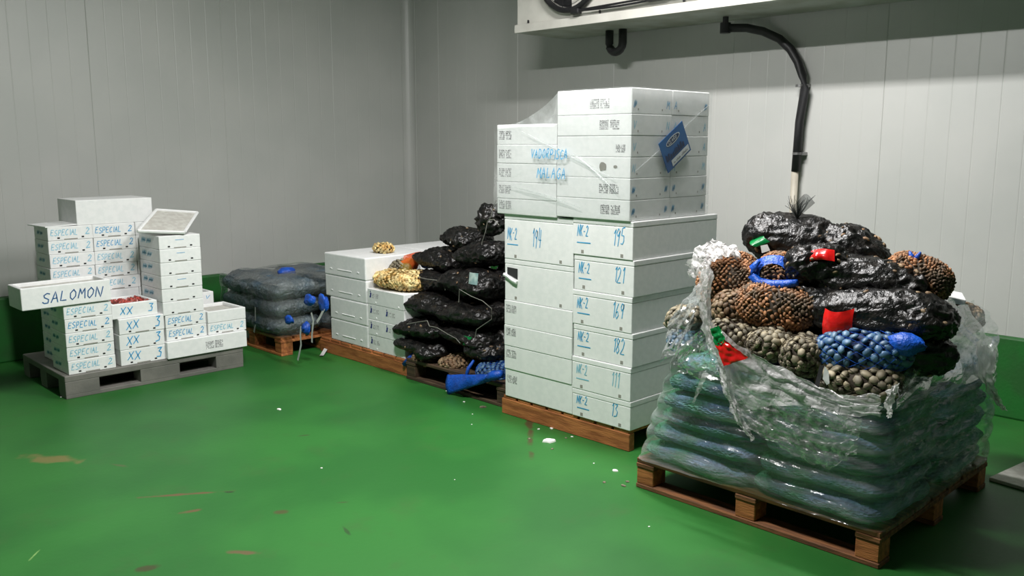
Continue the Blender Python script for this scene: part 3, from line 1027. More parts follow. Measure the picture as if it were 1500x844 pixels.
# -- boxes on the second orange pallet
zA = .1155
for k in range(4):
    low = k < 2
    fbox(f'white foam box with grip bars, {ordl(k, 4)}, beside the slate sacks', 3.985, 5.515 if low else 5.55, zA + k * .168, .49 if low else .54, .62, .168, 'slotted', '-X', seed=200 + k, group='grip bar boxes beside the slate sacks')
    fbox(f'white foam box, {ordl(k, 4)} of the stack behind the grip bar boxes', 4.62, 5.55, zA + k * .168, .54, .60, .168, 'slotted', '-X', seed=210 + k, group='grip bar boxes of the rear stack')
for k in range(4):
    h = .114
    w = .43
    t = fbox(f'white foam box with navy logo, {ordl(k, 4)} under the golden clam bag', 3.90, 5.048, zA + k * h, w, .45, h, 'flat', '-X', seed=220 + k, group='navy logo boxes under the yellow clam bag')
    lg, pr = MB(), MB()
    for sx in ((-.19, .0) if k in (1, 2) else (-.19,)):
        yy = -.2265
        lg.add([(sx, yy, .05), (sx + .02, yy, .05), (sx + .026, yy, .085), (sx + .008, yy, .085), (sx + .008, yy, .068)], [(0, 1, 2, 3, 4)])
        lg.add([(sx + .008, yy, .09), (sx + .018, yy, .09), (sx + .018, yy, .098), (sx + .008, yy, .098)], [(0, 1, 2, 3)])
        print_code(pr, sx + .035, .05, .075, .035, yy, k, 3, 7)
    lg.build('navy_logo', M['logo'], t)
    pr.build('printed_code', M['print_pale'], t)
    dd = MB()
    for sx in (-.12, .15):
        dd.rbox(sx, sx + .012, -.2285, -.22, .012, .024, .003)
    dd.build('foam_stud', M['foam'], t)


# ------------------------------------------------------------ net bags
def superell(u, v, a, b, c, e=.75):
    """u 0..1 around, v 0..1 pole to pole along X; a = half length"""
    th = v * math.pi
    ph = u * 2 * math.pi
    s = lambda w, k: math.copysign(abs(w) ** k, w)
    return Vector((a * s(math.cos(th), e), b * s(math.sin(th), e) * s(math.cos(ph), .9), c * s(math.sin(th), e) * s(math.sin(ph), .9)))


_sph = None


def shell_template():
    global _sph
    if _sph is None:
        nu, nv = 6, 4
        vs = [(0, 0, 1)]
        for j in range(1, nv):
            t = math.pi * j / nv
            for i in range(nu):
                p = 2 * math.pi * i / nu
                vs.append((math.sin(t) * math.cos(p), math.sin(t) * math.sin(p), math.cos(t)))
        vs.append((0, 0, -1))
        fs = [(0, 1 + i, 1 + (i + 1) % nu) for i in range(nu)]
        for j in range(nv - 2):
            for i in range(nu):
                i2 = (i + 1) % nu
                fs.append((1 + j * nu + i, 1 + (j + 1) * nu + i, 1 + (j + 1) * nu + i2, 1 + j * nu + i2))
        l = len(vs) - 1
        o = 1 + (nv - 2) * nu
        fs += [(l, o + (i + 1) % nu, o + i) for i in range(nu)]
        _sph = (vs, fs)
    return _sph


def shells_mesh(a, b, c, size, seed, m, dens=1.0, elong=1.35, lump=0.06, rough=0.0):
    r = random.Random(seed)
    area_ = 4 * math.pi * (((a * b) ** 1.6 + (a * c) ** 1.6 + (b * c) ** 1.6) / 3) ** (1 / 1.6) * 1.15
    n = int(dens * 1.5 * area_ / (size * size * 2.1))
    mb = MB()
    tv, tf = shell_template()
    ga = math.pi * (3 - math.sqrt(5))
    for i in range(n):
        w = 1 - 2 * (i + .5) / n
        th = math.acos(w)
        ph = i * ga
        p = superell((ph / (2 * math.pi)) % 1, th / math.pi, a, b, c)
        p *= 1 + lump * noise.noise(Vector((p.x * 9 + seed, p.y * 9, p.z * 9)))
        nn = Vector((p.x / a ** 2, p.y / b ** 2, p.z / c ** 2)).normalized()
        nn = (nn + Vector((r.uniform(-1, 1), r.uniform(-1, 1), r.uniform(-1, 1))) * (.35 + rough)).normalized()
        t1 = nn.cross(Vector((r.uniform(-1, 1), r.uniform(-1, 1), r.uniform(-1, 1)))).normalized()
        t2 = nn.cross(t1)
        s = size * r.uniform(.8, 1.2)
        p += nn * s * r.uniform(-.15, .25)
        A, B, C = t1 * s * elong * .62, t2 * s * .62, nn * s * .36
        mb.add([p + A * x + B * y + C * z for (x, y, z) in tv], tf, r.random())
    return mb.mesh('shells', m, True, True)


def core_mesh(a, b, c, m, nm='net_sack'):
    mb = MB()
    mb.grid(20, 11, lambda u, v: superell(u, v, a * .96, b * .96, c * .96), close=True)
    return mb.mesh(nm, m, True)


def net_lines(a, b, c, m, nu=14, nl=9, r=.0011):
    mb = MB()
    for sgn in (1, -1):
        for k in range(nu):
            pts = []
            for j in range(1, 14):
                v = j / 14
                p = superell((k / nu + sgn * v * .8) % 1, v, a * 1.09, b * 1.13, c * 1.13)
                pts.append(p)
            mb.tube(pts, r, 3, False)
    return mb.mesh('net_mesh', m)


def band_mesh(a, b, c, v0, v1, u0=0, u1=1, m=None, nm='label_band', off=1.14, wob=.02):
    mb = MB()

    def f(u, v):
        p = superell(u0 + (u1 - u0) * u, v0 + (v1 - v0) * v, a * 1.03, b * off, c * off)
        k = 1 + wob * noise.noise(Vector((u * 9, v * 6, a * 50)))
        return p * k
    mb.grid(30, 8, f)
    return mb.mesh(nm, m, True)


def knot_mesh(a, c, m, length=.05, w=.03, seed=0):
    """the gathered end of a net bag: a waist and a frayed fan"""
    r = random.Random(seed)
    mb = MB()
    mb.tube([(a * .92, 0, 0), (a * 1.02, 0, 0), (a * 1.02 + .012, 0, 0), (a * 1.02 + .02, 0, 0)], [c * .45, .014, .008, .010], 8)
    for k in range(9):
        an = r.uniform(0, 6.28)
        s = w * r.uniform(.4, 1)
        p = Vector((a * 1.02 + .018, 0, 0))
        q = p + Vector((length, math.cos(an) * s, math.sin(an) * s))
        mb.ribbon([p, p.lerp(q, .5) + Vector((0, 0, .004)), q], .010 * r.uniform(.6, 1.4), (0, math.cos(an + 1.5), math.sin(an + 1.5)))
    return mb.mesh('knot', m)


def shellbag(label, pos, dims, rot, shell, core, size=.024, seed=0, group=None, net=None, cat='bag of clams', name='clam_bag', knot=None, rough=0.0, lump=.08):
    a, b, c = dims
    t = thing(name, label, cat, pos, [R(x) for x in rot], group)
    link('net_sack', core_mesh(a, b, c, M[core]), t)
    link('clams', shells_mesh(a, b, c, size, seed, M[shell], rough=rough, lump=lump), t, kind='stuff')
    if net:
        link('net_mesh', net_lines(a, b, c, M[net]), t)
    if knot:
        link('knot', knot_mesh(a, c, M[knot], seed=seed), t)
    return t


def dark_sack_mesh(a, b, c, seed, ears=0.25, m=None, n=(80, 52), lumps=.015, box=.7):
    """crumpled black net sack: pillow with pinched corners and lumpy contents"""
    mb = MB()

    def f(u, v):
        th = v * math.pi
        ph = u * 2 * math.pi
        s = lambda w, k: math.copysign(abs(w) ** k, w)
        x, y, z = s(math.cos(th), box), s(math.sin(th), box) * s(math.cos(ph), box + .05), s(math.sin(th), .8) * s(math.sin(ph), 1.0)
        # pinch the corners outwards in the flat plane
        e = (abs(x) * abs(y)) ** 2
        k = 1 + ears * e * 1.6
        p = Vector((x * a * k, y * b * k, z * c * (1 - .45 * e)))
        q = Vector((p.x + seed * 1.7, p.y - seed, p.z))
        d = .018 * noise.noise(q * 9) + lumps * (1 - abs(noise.noise(q * 26)) * 2.2) + .4 * lumps * noise.noise(q * 70)
        nn = Vector((x / a, y / b, z / c)).normalized()
        return p + nn * d
    mb.grid(n[0], n[1], f, close=True)
    return mb.mesh('net_sack', m or M['net_black'], True)


def speck_mesh(a, b, c, seed, n, m, size=.012):
    """the few pale shells that show through black netting"""
    r = random.Random(seed)
    mb = MB()
    tv, tf = shell_template()
    for i in range(n):
        p = superell(r.random(), r.uniform(.12, .88), a * 1.02, b * 1.02, c * 1.02)
        nn = Vector((p.x / a ** 2, p.y / b ** 2, p.z / c ** 2)).normalized()
        t1 = nn.cross(Vector((r.uniform(-1, 1), r.uniform(-1, 1), .3))).normalized()
        t2 = nn.cross(t1)
        s = size * r.uniform(.6, 1.5)
        p += nn * .006
        mb.add([p + t1 * s * x + t2 * s * .55 * y + nn * s * .5 * z for (x, y, z) in tv], tf, r.random())
    return mb.mesh('shells', m, True, True)


G_NEAR = 'shellfish bags heaped on the near pallet'


def blackbag(label, pos, dims, rot, seed=0, group=None, ears=.25, specks=40, shells=0, tuft=None, name='net_bag', cat='net bag'):
    a, b, c = dims
    t = thing(name, label, cat, pos, [R(x) for x in rot], group)
    link('net_sack', dark_sack_mesh(a, b, c, seed, ears), t)
    if specks:
        link('shells', speck_mesh(a, b, c, seed, specks, M['shell_brown']), t, kind='stuff', label='pale shells showing through the netting')
    if shells:
        link('clams', shells_mesh(a * .99, b * .99, c * .99, .022, seed, M['shell_dark'], dens=.7, lump=.14, rough=.5), t, kind='stuff')
    if tuft:
        link('knot', knot_mesh(a, c, M['net_black2'], .06, .04, seed), t)
    return t


def strings(parent_obj, runs, X, m='string', r=.0028, name='drawstring', off=(0, 0, 0)):
    o = parent_obj
    o_m = (Matrix.Translation(o.location) @ o.rotation_euler.to_matrix().to_4x4()).inverted()
    for pts in runs:
        P = [o_m @ (on_x(px, py, X) + Vector(off)) for px, py in pts]
        MB().tube(P, r, 5).build(name, M[m], o)


# -- clam bags on the boxes of the second orange pallet
p = on_x(577, 416, 3.84)
zc = zA + 4 * .114
shellbag('large golden net bag of yellow clams on the navy logo boxes', (3.86, 5.06, zc + .068), (.235, .17, .066), (0, 0, -88), 'shell_yellow', 'core_yellow', .021, 1, rough=.1)
tb = shellbag('small dark net bag of clams with a red and yellow neck beside the golden bag', on_x(590, 392, 3.93), (.10, .09, .06), (0, -15, -80), 'shell_grey', 'core', .020, 2)
mb = MB()


def neck(u, v):
    an = u * 2 * math.pi
    rr = .07 * (1 - v) ** .8 + .006 + .01 * math.sin(5 * an) * (1 - v)
    return (.05 + .17 * v, rr * math.cos(an), rr * math.sin(an) + .07 * v)


mb.grid(22, 9, neck, close=True)
link('red_neck', mb.mesh('red_neck', M['red_net'], True), tb)
mb = MB()
mb.grid(20, 8, lambda u, v: superell(.0 + u, .10 + v * .3, .13, .10, .08) + Vector((.0, 0, -.02)), close=True)
link('yellow_net', mb.mesh('yellow_net', M['yellow_net'], True), tb)
shellbag('small net bag of pale clams alone on top of the big white boxes', (3.97, 5.46, zA + 4 * .168 + .036), (.075, .065, .036), (0, 0, -80), 'shell_yellow', 'core', .020, 3)

# -- heap of black net bags on the dark pallet
ZB = .1455
heapb = [
    # px, py, X, half width(Y), half depth(X), half height, roll, label
    (642, 505, 3.86, .20, .22, .060, 2, 'lowest black net bag at the left of the black heap', 20),
    (640, 478, 3.88, .20, .22, .060, -4, 'black net bag with a pointed ear beside the navy logo boxes', 15),
    (652, 445, 3.92, .19, .20, .065, 3, 'black net bag left of centre in the black heap', 15),
    (705, 490, 3.90, .20, .20, .062, 4, 'black net bag carrying the green tag near the foot of the black heap', 20),
    (705, 458, 3.92, .20, .20, .065, -3, 'black net bag with long white drawstring in the middle of the black heap', 20),
    (650, 410, 4.00, .18, .18, .055, -2, 'black net bag with a corner reaching towards the golden clam bag', 15),
    (702, 415, 3.97, .20, .19, .080, 2, 'large black net bag with the pale square label', 25),
    (655, 380, 4.08, .16, .16, .060, 6, 'black net bag with a knotted corner beside the blue net scrap', 30),
    (712, 372, 4.08, .14, .16, .070, -5, 'black net bag under the topmost bag of the black heap', 15),
    (684, 350, 4.16, .12, .14, .060, 4, 'small black net bag with frayed left tip near the top of the black heap', 25),
]
BAGS = {}
for i, (px, py, X, hy, hx_, hz, rl, lb, sp) in enumerate(heapb):
    p = on_x(px, py, X)
    BAGS[i] = blackbag(lb, p, (hy * 1.08, hx_, hz * 1.12), (0, rl, -90 + (i % 3 - 1) * 7), seed=i + 1, ears=.45, specks=sp, group='black net bags of the middle heap', tuft=(i in (7, 9)))
    if i in (1, 5):
        pass
# filler bags inside the heap, behind the visible face
for i, (x, y, z, d) in enumerate([(4.28, 4.42, .27, (.22, .24, .12)), (4.28, 4.05, .27, (.2, .24, .12)), (4.30, 4.35, .50, (.2, .22, .12)), (4.30, 4.0, .50, (.2, .22, .12)), (4.32, 4.3, .72, (.18, .2, .11)), (4.32, 4.02, .73, (.17, .2, .12)), (4.32, 4.1, .93, (.15, .17, .10))]):
    blackbag('black net bag buried at the back of the black heap', (x, y, z), (d[0] * .8, d[1] * .85, d[2] * .9), (0, 0, -90 + i * 5), seed=40 + i, specks=0, group='black net bags at the back of the middle heap')
p = on_x(719, 320, 4.10)
topb = blackbag('topmost rounded black net bag tied with a white string, beside the tall boxes', p + Vector((0, 0, -.005)), (.085, .10, .10), (0, 0, -80), seed=31, ears=.1, specks=8)
strings(topb, [[(727, 293), (722, 305), (719, 318), (714, 325), (711, 340), (706, 355), (705, 364)], [(716, 322), (724, 322), (731, 330)]], 3.975)
strings(BAGS[5], [[(612, 406), (625, 409), (642, 411), (652, 412), (652, 425)]], 3.80)
strings(BAGS[4], [[(672, 443), (673, 424), (690, 434), (707, 441), (720, 452), (720, 468), (698, 483), (696, 494)]], 3.70)
strings(BAGS[1], [[(596, 475), (612, 472), (626, 470), (629, 478), (640, 480), (655, 489), (668, 496), (674, 503)]], 3.65)
# labels pinned to bags


def patch(parent, px, py, X, w, h, m, name, rz=0, label=None):
    o = parent
    P = on_x(px, py, X)
    inv = (Matrix.Translation(o.location) @ o.rotation_euler.to_matrix().to_4x4()).inverted()
    mb = MB()

    def f(u, v):
        q = P + Vector((.012 * math.cos((u - .5) * 2.6) * -1 + .01 * (v - .5), -(u - .5) * w, (v - .5) * h + .1 * rz * (u - .5)))
        return inv @ q
    mb.grid(9, 5, f)
    return mb.build(name, M[m], o, smooth=True, label=label)


patch(BAGS[6], 694, 408, 3.77, .085, .075, 'label', 'paper_label', label='pale teal square label')
patch(BAGS[3], 685, 499, 3.70, .075, .058, 'green_band', 'green_tag', label='green plastic tag')
patch(BAGS[9], 662, 354, 4.02, .03, .02, 'white_tape', 'paper_label')
# bottom row: brown clams, blue nets
c1 = shellbag('brown net bag of clams at the left foot of the black heap', on_x(636, 525, 3.80) + Vector((0, 0, .01)), (.115, .15, .045), (0, 3, -90), 'shell_brown', 'core', .022, 11)
c2 = shellbag('brown net bag of clams at the middle foot of the black heap', on_x(675, 532, 3.80) + Vector((0, 0, .01)), (.105, .15, .048), (0, -2, -90), 'shell_brown', 'core', .022, 12)
c3 = shellbag('blue net bag of clams at the right foot of the black heap', on_x(728, 546, 3.76) + Vector((0, 0, .01)), (.11, .12, .060), (0, 0, -90), 'shell_blue', 'core_blue', .022, 13, net='blue_net')
c4 = blackbag('black net bag with white specks above the blue clam bag', on_x(722, 512, 3.84), (.13, .16, .052), (0, 0, -88), seed=33, specks=60, ears=.2)
# blue net sleeve hanging over the pallet
bs = thing('blue_net_sleeve', 'bright blue net sleeve hanging over the front of the dark pallet', 'net', on_x(690, 560, 3.60))
o_ = Vector(bs.location)
mb = MB()
quad = [on_x(656, 549, 3.61) - o_, on_x(716, 549, 3.60) - o_, on_x(712, 560, 3.60) - o_, on_x(657, 578, 3.58) - o_]


def slv(u, v):
    top = quad[0].lerp(quad[1], u)
    bot = quad[3].lerp(quad[2], u)
    p = top.lerp(bot, v)
    p.x -= .012 * math.sin(v * math.pi) + .008 * math.sin(u * 14 + v * 3)
    return p


mb.grid(16, 8, slv)
sl = mb.build('net_cloth', M['blue_net'], bs, smooth=True)
md = sl.modifiers.new('thick', 'SOLIDIFY')
md.thickness = .004
mb = MB()
pts = [on_x(712, 556, 3.60) - o_, on_x(722, 550, 3.61) - o_, on_x(735, 548, 3.62) - o_]
mb.tube(pts, [.02, .03, .025], 8)
mb.build('net_twist', M['blue_net'], bs, smooth=True)
mb = MB()
pts = [on_x(683, 552, 3.61) - o_, on_x(686, 540, 3.63) - o_, on_x(694, 528, 3.66) - o_]
mb.tube(pts, [.012, .012, .008], 8)
mb.build('net_twist', M['blue_net'], bs, smooth=True)
bt = MB().tube([on_x(592, 534, 3.65) - Vector((3.65, 4.7, .15)), on_x(600, 524, 3.66) - Vector((3.65, 4.7, .15)), on_x(611, 514, 3.70) - Vector((3.65, 4.7, .15))], [.018, .014, .012], 8).build('blue_net_scrap', M['blue_net'], None, smooth=True, loc=(3.65, 4.7, .15))
tag(bt, 'blue net strip hanging at the left corner of the dark pallet', 'net')
bt = MB().grid(10, 6, lambda u, v: superell(u, v, .05, .045, .04), close=True).build('blue_net_scrap', M['blue_net'], None, smooth=True, loc=on_x(626, 386, 4.05))
tag(bt, 'blue net scrap between the black bags and the red-necked clam bag', 'net')

# ------------------------------------------------------------ slate sacks on the small pallet
slate = [(3.52, 6.17, .075), (3.52, 6.60, .075), (3.94, 6.17, .075), (3.94, 6.60, .075)]
n = 0
for lay in range(3):
    for i, (x, y, c) in enumerate(slate):
        z = .1455 + .072 + lay * .138
        t = thing('mussel_sack', f'slate blue net sack, {["bottom", "middle", "top"][lay]} layer, {["front right", "front left", "back right", "back left"][i]}, small pallet', 'sack', (x + (lay % 2) * .01, y, z), (0, 0, R(-90 + 3 * ((i + lay) % 3 - 1))), 'slate blue sacks on the small pallet')
        me = dark_sack_mesh(.225, .215, .076, 60 + n, .10, M['sack_blue'], (56, 34), .014, .5)
        link('net_sack', me, t)
        n += 1
t = thing('blue_net_tuft', 'bright blue gathered net end standing on the slate sacks', 'net', on_x(420, 408, 3.62))
mb = MB()
mb.grid(16, 10, lambda u, v: superell(u, v, .07, .06, .055) * (1 + .25 * noise.noise(Vector((math.cos(u * 6.283) * 2, math.sin(u * 6.283) * 2, v * 5)))), close=True)
mb.build('net_cloth', M['blue_net'], t, smooth=True, loc=(0, 0, .04))
fs = thing('stretch_film', 'clear stretch film round the slate blue sacks on the small pallet', 'plastic wrap', (3.73, 6.39, .15))


def loop_film(cx, cy, hx, hy, rc, z0, ztop, bulge, seed, nu=160, nv=34, layer=.088, phase=0, amp=.016):
    """closed loop of film round a load; ztop(angle parameter) gives the torn top edge"""
    segs = []
    per = []
    pts = []
    N = nu
    # rounded rectangle perimeter, starting at the middle of the -X side going towards -Y
    corner = [(cx - hx + rc, cy - hy + rc, 180, 270), (cx + hx - rc, cy - hy + rc, 270, 360), (cx + hx - rc, cy + hy - rc, 0, 90), (cx - hx + rc, cy + hy - rc, 90, 180)]
    poly = [(cx - hx, cy)]
    for (px, py, a0, a1) in corner:
        for k in range(9):
            a = R(a0 + (a1 - a0) * k / 8)
            poly.append((px + rc * math.cos(a), py + rc * math.sin(a)))
    poly.append((cx - hx, cy))
    ln = [0]
    for i in range(1, len(poly)):
        ln.append(ln[-1] + math.dist(poly[i], poly[i - 1]))
    T = ln[-1]

    def at(s):
        s = (s % 1) * T
        for i in range(1, len(ln)):
            if s <= ln[i] + 1e-9:
                k = (s - ln[i - 1]) / max(1e-9, ln[i] - ln[i - 1])
                a, b = poly[i - 1], poly[i]
                return Vector((a[0] + (b[0] - a[0]) * k, a[1] + (b[1] - a[1]) * k, 0))
        return Vector((*poly[-1], 0))

    def f(u, v):
        p = at(u)
        q = (at(u + .004) - at(u - .004)).normalized()
        nn = Vector((q.y, -q.x, 0))
        if (p - Vector((cx, cy, 0))).dot(nn) < 0:
            nn = -nn
        zt = ztop(p.x, p.y, u)
        z = z0 + (zt - z0) * v
        s = u * T
        w = amp * abs(math.sin(math.pi * (z - z0) / layer + .35 * noise.noise(Vector((s * 1.6, z * 2, seed))) * 3)) ** .7
        w += .010 * noise.noise(Vector((s * 4, z * 11, seed))) + .006 * noise.noise(Vector((s * 13 + z * 8, z * 18, seed + 3)))
        w += bulge
        lean = 0
        return p + nn * (w + lean) + Vector((0, 0, z)) - Vector((cx, cy, z0))
    mb = MB()
    mb.grid(nu, nv, f, close=True)
    return mb


mb = loop_film(3.73, 6.39, .425, .46, .09, .15, lambda x, y, u: .55 + .03 * noise.noise(Vector((x * 4, y * 4, 0))), .012, 4, 120, 24, .15, amp=.01)
mb.build('film_sheet', M['film_slate'], fs, smooth=True)
mb = MB()
mb.grid(24, 24, lambda u, v: ((u - .5) * .86, (v - .5) * .93, .405 + .04 * noise.noise(Vector((u * 4, v * 4, 9))) + .05 * math.sin(u * math.pi) ** .5 * math.sin(v * math.pi) ** .5))
mb.build('film_top', M['film_slate'], fs, smooth=True)
# hanging white straps and blue patches
for i, pts in enumerate([[(456, 458), (459, 470), (457, 490), (457, 502)], [(441, 478), (440, 490), (441, 505), (438, 520), (436, 528)], [(475, 452), (468, 466), (464, 472)], [(374, 450), (374, 475), (372, 487)]]):
    P = [on_x(px, py, 3.30 if i else 3.285) - Vector((3.73, 6.39, .15)) for px, py in pts]
    MB().ribbon(P, .020, (-1, 0, 0)).build('white_strap', M['white_tape'], fs)
for i, (px, py, w, h) in enumerate([(420, 469, .06, .05), (444, 482, .05, .07), (450, 440, .08, .06), (470, 445, .07, .09)]):
    P = on_x(px, py, 3.293) - Vector((3.73, 6.39, .15))
    mb = MB()
    mb.grid(14, 8, lambda u, v: P + Vector((.022, 0, 0)) + superell(u, v, .022, w * .75, h * .65) * (1 + .6 * noise.noise(Vector((u * 4, v * 4, i)))), close=True)
    mb.build('blue_patch', M['blue_net'], fs, smooth=True)
ws = MB().add([on_z(465, 523, .06) - Vector((3.5, 5.9, 0)), on_z(471, 523, .06) - Vector((3.5, 5.9, 0)), on_z(476, 508, .10) - Vector((3.5, 5.9, 0)), on_z(471, 508, .10) - Vector((3.5, 5.9, 0))], [(0, 1, 2, 3)])

# ------------------------------------------------------------ the near pallet load
ZN = .1455
n = 0
for lay in range(6):
    yl = 2.42 - .030 * lay                     # the pile leans in at its left end
    ym = (1.285 + yl) / 2
    hw = (yl - 1.285) / 4
    for i, (x, y) in enumerate([(3.50, ym - hw), (3.50, ym + hw), (4.09, ym - hw), (4.09, ym + hw)]):
        z = ZN + .044 + lay * .088
        t = thing('mussel_sack', f'green blue net sack, layer {["one", "two", "three", "four", "five", "six"][lay]} up, {["front right", "front left", "back right", "back left"][i]}, near pallet', 'sack',
                  (x + .01 * ((lay * 7 + i * 3) % 3 - 1), y, z), (0, 0, R(-90 + ((i + lay) % 3 - 1) * 1.0)), 'green blue mussel sacks under the film')
        me = dark_sack_mesh(hw, .292, .050, 100 + n, .02, M['sack_green'], (56, 30), .007, .38)
        link('net_sack', me, t)
        n += 1

# film: keypoints for the top edge
fr = [(1.27, .70), (1.45, .625), (1.62, .635), (1.80, .675), (1.95, .72), (2.08, .76), (2.18, .80), (2.28, .80), (2.44, .78)]
sd = [(3.17, .70), (3.35, .78), (3.55, .86), (3.75, .93), (3.95, .95), (4.15, .88), (4.42, .70)]


def lerp_tab(tab, q):
    if q <= tab[0][0]:
        return tab[0][1]
    for (a, b), (c, d) in zip(tab, tab[1:]):
        if q <= c:
            return b + (d - b) * (q - a) / (c - a)
    return tab[-1][1]


def ztop(x, y, u):
    if x < 3.24:
        z = lerp_tab(fr, y)
    elif y < 1.40:
        z = lerp_tab(sd, x)
    elif y > 2.35:
        z = .80
    else:
        z = .75
    return z + .012 * noise.noise(Vector((x * 12, y * 12, 5)))


fl = thing('stretch_film', 'torn clear stretch film round the green blue sacks of the near pallet', 'plastic wrap', (3.80, 1.855, ZN))
mb = loop_film(3.80, 1.855, .598, .578, .06, ZN, ztop, .006, 1.0, 260, 64, .088, amp=.014)
mb.v = [(x, y - max(0, min(1, y / .5)) * .34 * z, z) for (x, y, z) in mb.v]
mb.build('film_sheet', M['film'], fl, smooth=True)
oF = Vector((3.80, 1.855, ZN))


def flap(pts_a, pts_b, m='film_white', nu=26, nv=12, amp=.02, seed=0, name='film_flap', fq=8):
    A = [Vector(p) for p in pts_a]
    B = [Vector(p) for p in pts_b]

    def along(P, t):
        t = t * (len(P) - 1)
        i = min(int(t), len(P) - 2)
        return P[i].lerp(P[i + 1], t - i)
    mb = MB()

    def f(u, v):
        p = along(A, u).lerp(along(B, u), v)
        q = Vector((u * fq, v * fq * .7, seed))
        return p + Vector((noise.noise(q), noise.noise(q + Vector((9, 0, 0))), noise.noise(q + Vector((0, 9, 0))))) * amp - oF
    mb.grid(nu, nv, f)
    return mb.build(name, M[m], fl, smooth=True)


X1 = 3.14
# pale doubled sheet draping over the top edge of the front, from the left corner down to the right
flap([on_x(1040, 470, 3.12), on_x(1075, 500, 3.12), on_x(1120, 528, 3.12), on_x(1180, 556, 3.12), on_x(1230, 578, 3.12), on_x(1290, 580, 3.13)],
     [on_x(1062, 560, 3.12), on_x(1100, 600, 3.12), on_x(1150, 592, 3.11), on_x(1200, 600, 3.11), on_x(1240, 612, 3.12), on_x(1290, 612, 3.13)], seed=1, amp=.016, m='film_white', nu=50, nv=18, fq=11)
# twisted rope of film from the corner
P = [on_x(*p, 3.10) for p in ((1033, 395), (1030, 430), (1034, 470), (1045, 505), (1058, 540), (1068, 580), (1085, 620), (1102, 645))]
Wd = [.034, .030, .026, .034, .026, .022, .016, .006]
flap([p + Vector((0, w, 0)) for p, w in zip(P, Wd)], [p + Vector((0.01, -w, 0)) for p, w in zip(P, Wd)], nu=60, nv=10, amp=.016, seed=12, name='film_rope', fq=22)
flap([p + Vector((.012, w * .7, 0)) for p, w in zip(P, Wd)], [p + Vector((-.012, -w * .7, 0)) for p, w in zip(P, Wd)], nu=60, nv=8, amp=.018, seed=13, name='film_rope', fq=26)
flap([on_x(*p, 3.105) for p in ((1062, 555), (1110, 575), (1160, 590), (1210, 604), (1262, 614))], [on_x(*p, 3.115) for p in ((1085, 622), (1118, 640), (1165, 668), (1215, 690), (1255, 664))], m='film_veil', nu=50, nv=30, amp=.014, seed=14, name='film_veil', fq=18)
# crumpled crown over the rust coloured bag
flap([on_x(1008, 402, 3.5), on_x(1012, 380, 3.5), on_x(1022, 362, 3.5), on_x(1045, 352, 3.5), on_x(1078, 362, 3.5)],
     [on_x(1035, 408, 3.32), on_x(1036, 395, 3.30), on_x(1042, 384, 3.32), on_x(1055, 374, 3.36), on_x(1084, 376, 3.42)], seed=2, amp=.035, nu=40, nv=16, fq=16)
# web from the crown down to the left corner
flap([on_x(1030, 408, 3.35), on_x(1024, 440, 3.25), on_x(1015, 470, 3.20), on_x(1005, 510, 3.16)],
     [on_x(986, 460, 3.30), on_x(978, 480, 3.24), on_x(974, 510, 3.18), on_x(966, 530, 3.16)], m='film', seed=3, amp=.02)
flap([on_x(1040, 470, 3.12), on_x(1030, 500, 3.12), on_x(1040, 520, 3.12)], [on_x(985, 520, 3.14), on_x(990, 545, 3.13), on_x(1060, 560, 3.13)], m='film', seed=4, amp=.025, fq=12)
flap([on_x(1030, 545, 3.10), on_x(1022, 565, 3.10), on_x(1014, 590, 3.11)], [on_x(1038, 547, 3.10), on_x(1028, 568, 3.10), on_x(1017, 590, 3.11)], seed=5, amp=.006, nv=4)
# right side curtain and tails
flap([on_y(1330, 530, 1.30), on_y(1360, 470, 1.30), on_y(1385, 435, 1.32), on_y(1410, 445, 1.36), on_y(1440, 480, 1.36), on_y(1462, 510, 1.30)],
     [on_y(1310, 600, 1.23), on_y(1345, 570, 1.23), on_y(1380, 560, 1.23), on_y(1410, 560, 1.24), on_y(1438, 560, 1.25), on_y(1455, 560, 1.24)], m='film', seed=6, amp=.03, nu=40, nv=16, fq=10)
flap([on_y(1300, 572, 1.24), on_y(1296, 590, 1.23), on_y(1302, 612, 1.23)], [on_y(1318, 560, 1.24), on_y(1308, 590, 1.22), on_y(1304, 612, 1.23)], seed=7, amp=.012)
flap([on_y(1432, 500, 1.25), on_y(1432, 540, 1.24), on_y(1446, 575, 1.24), on_y(1470, 600, 1.24)], [on_y(1462, 515, 1.25), on_y(1452, 545, 1.23), on_y(1462, 580, 1.23), on_y(1472, 601, 1.24)], seed=8, amp=.02)
# printed red and green patch caught under the film
lp = thing('printed_wrapper', 'red and green plastic wrapper caught in the film at the left of the near pallet', 'wrapper', on_x(1065, 510, 3.085))
o_ = Vector(lp.location)


def wrap_patch(c, m, name, sd):
    c = [on_x(*p) - o_ for p in c]
    mb = MB()

    def f(u, v):
        p = c[0].lerp(c[1], u).lerp(c[3].lerp(c[2], u), v)
        q = Vector((u * 5, v * 5, sd))
        return p + Vector((noise.noise(q) * .009, noise.noise(q + Vector((5, 5, 5))) * .003, noise.noise(q * 1.3) * .003))
    mb.grid(14, 14, f)
    mb.build(name, M[m], lp, smooth=True)


wrap_patch([(1040, 482, 3.09), (1053, 477, 3.09), (1064, 501, 3.085), (1048, 508, 3.085)], 'green_band', 'green_part', 1)
wrap_patch([(1048, 505, 3.085), (1062, 498, 3.085), (1096, 524, 3.085), (1060, 537, 3.08)], 'red_band', 'red_part', 2)

# heap of bags on top.  rows: px, py, X, (half length, half width, half height), (rx, ry, rz)
G = G_NEAR


def P3(px, py, X):
    return on_x(px, py, X)


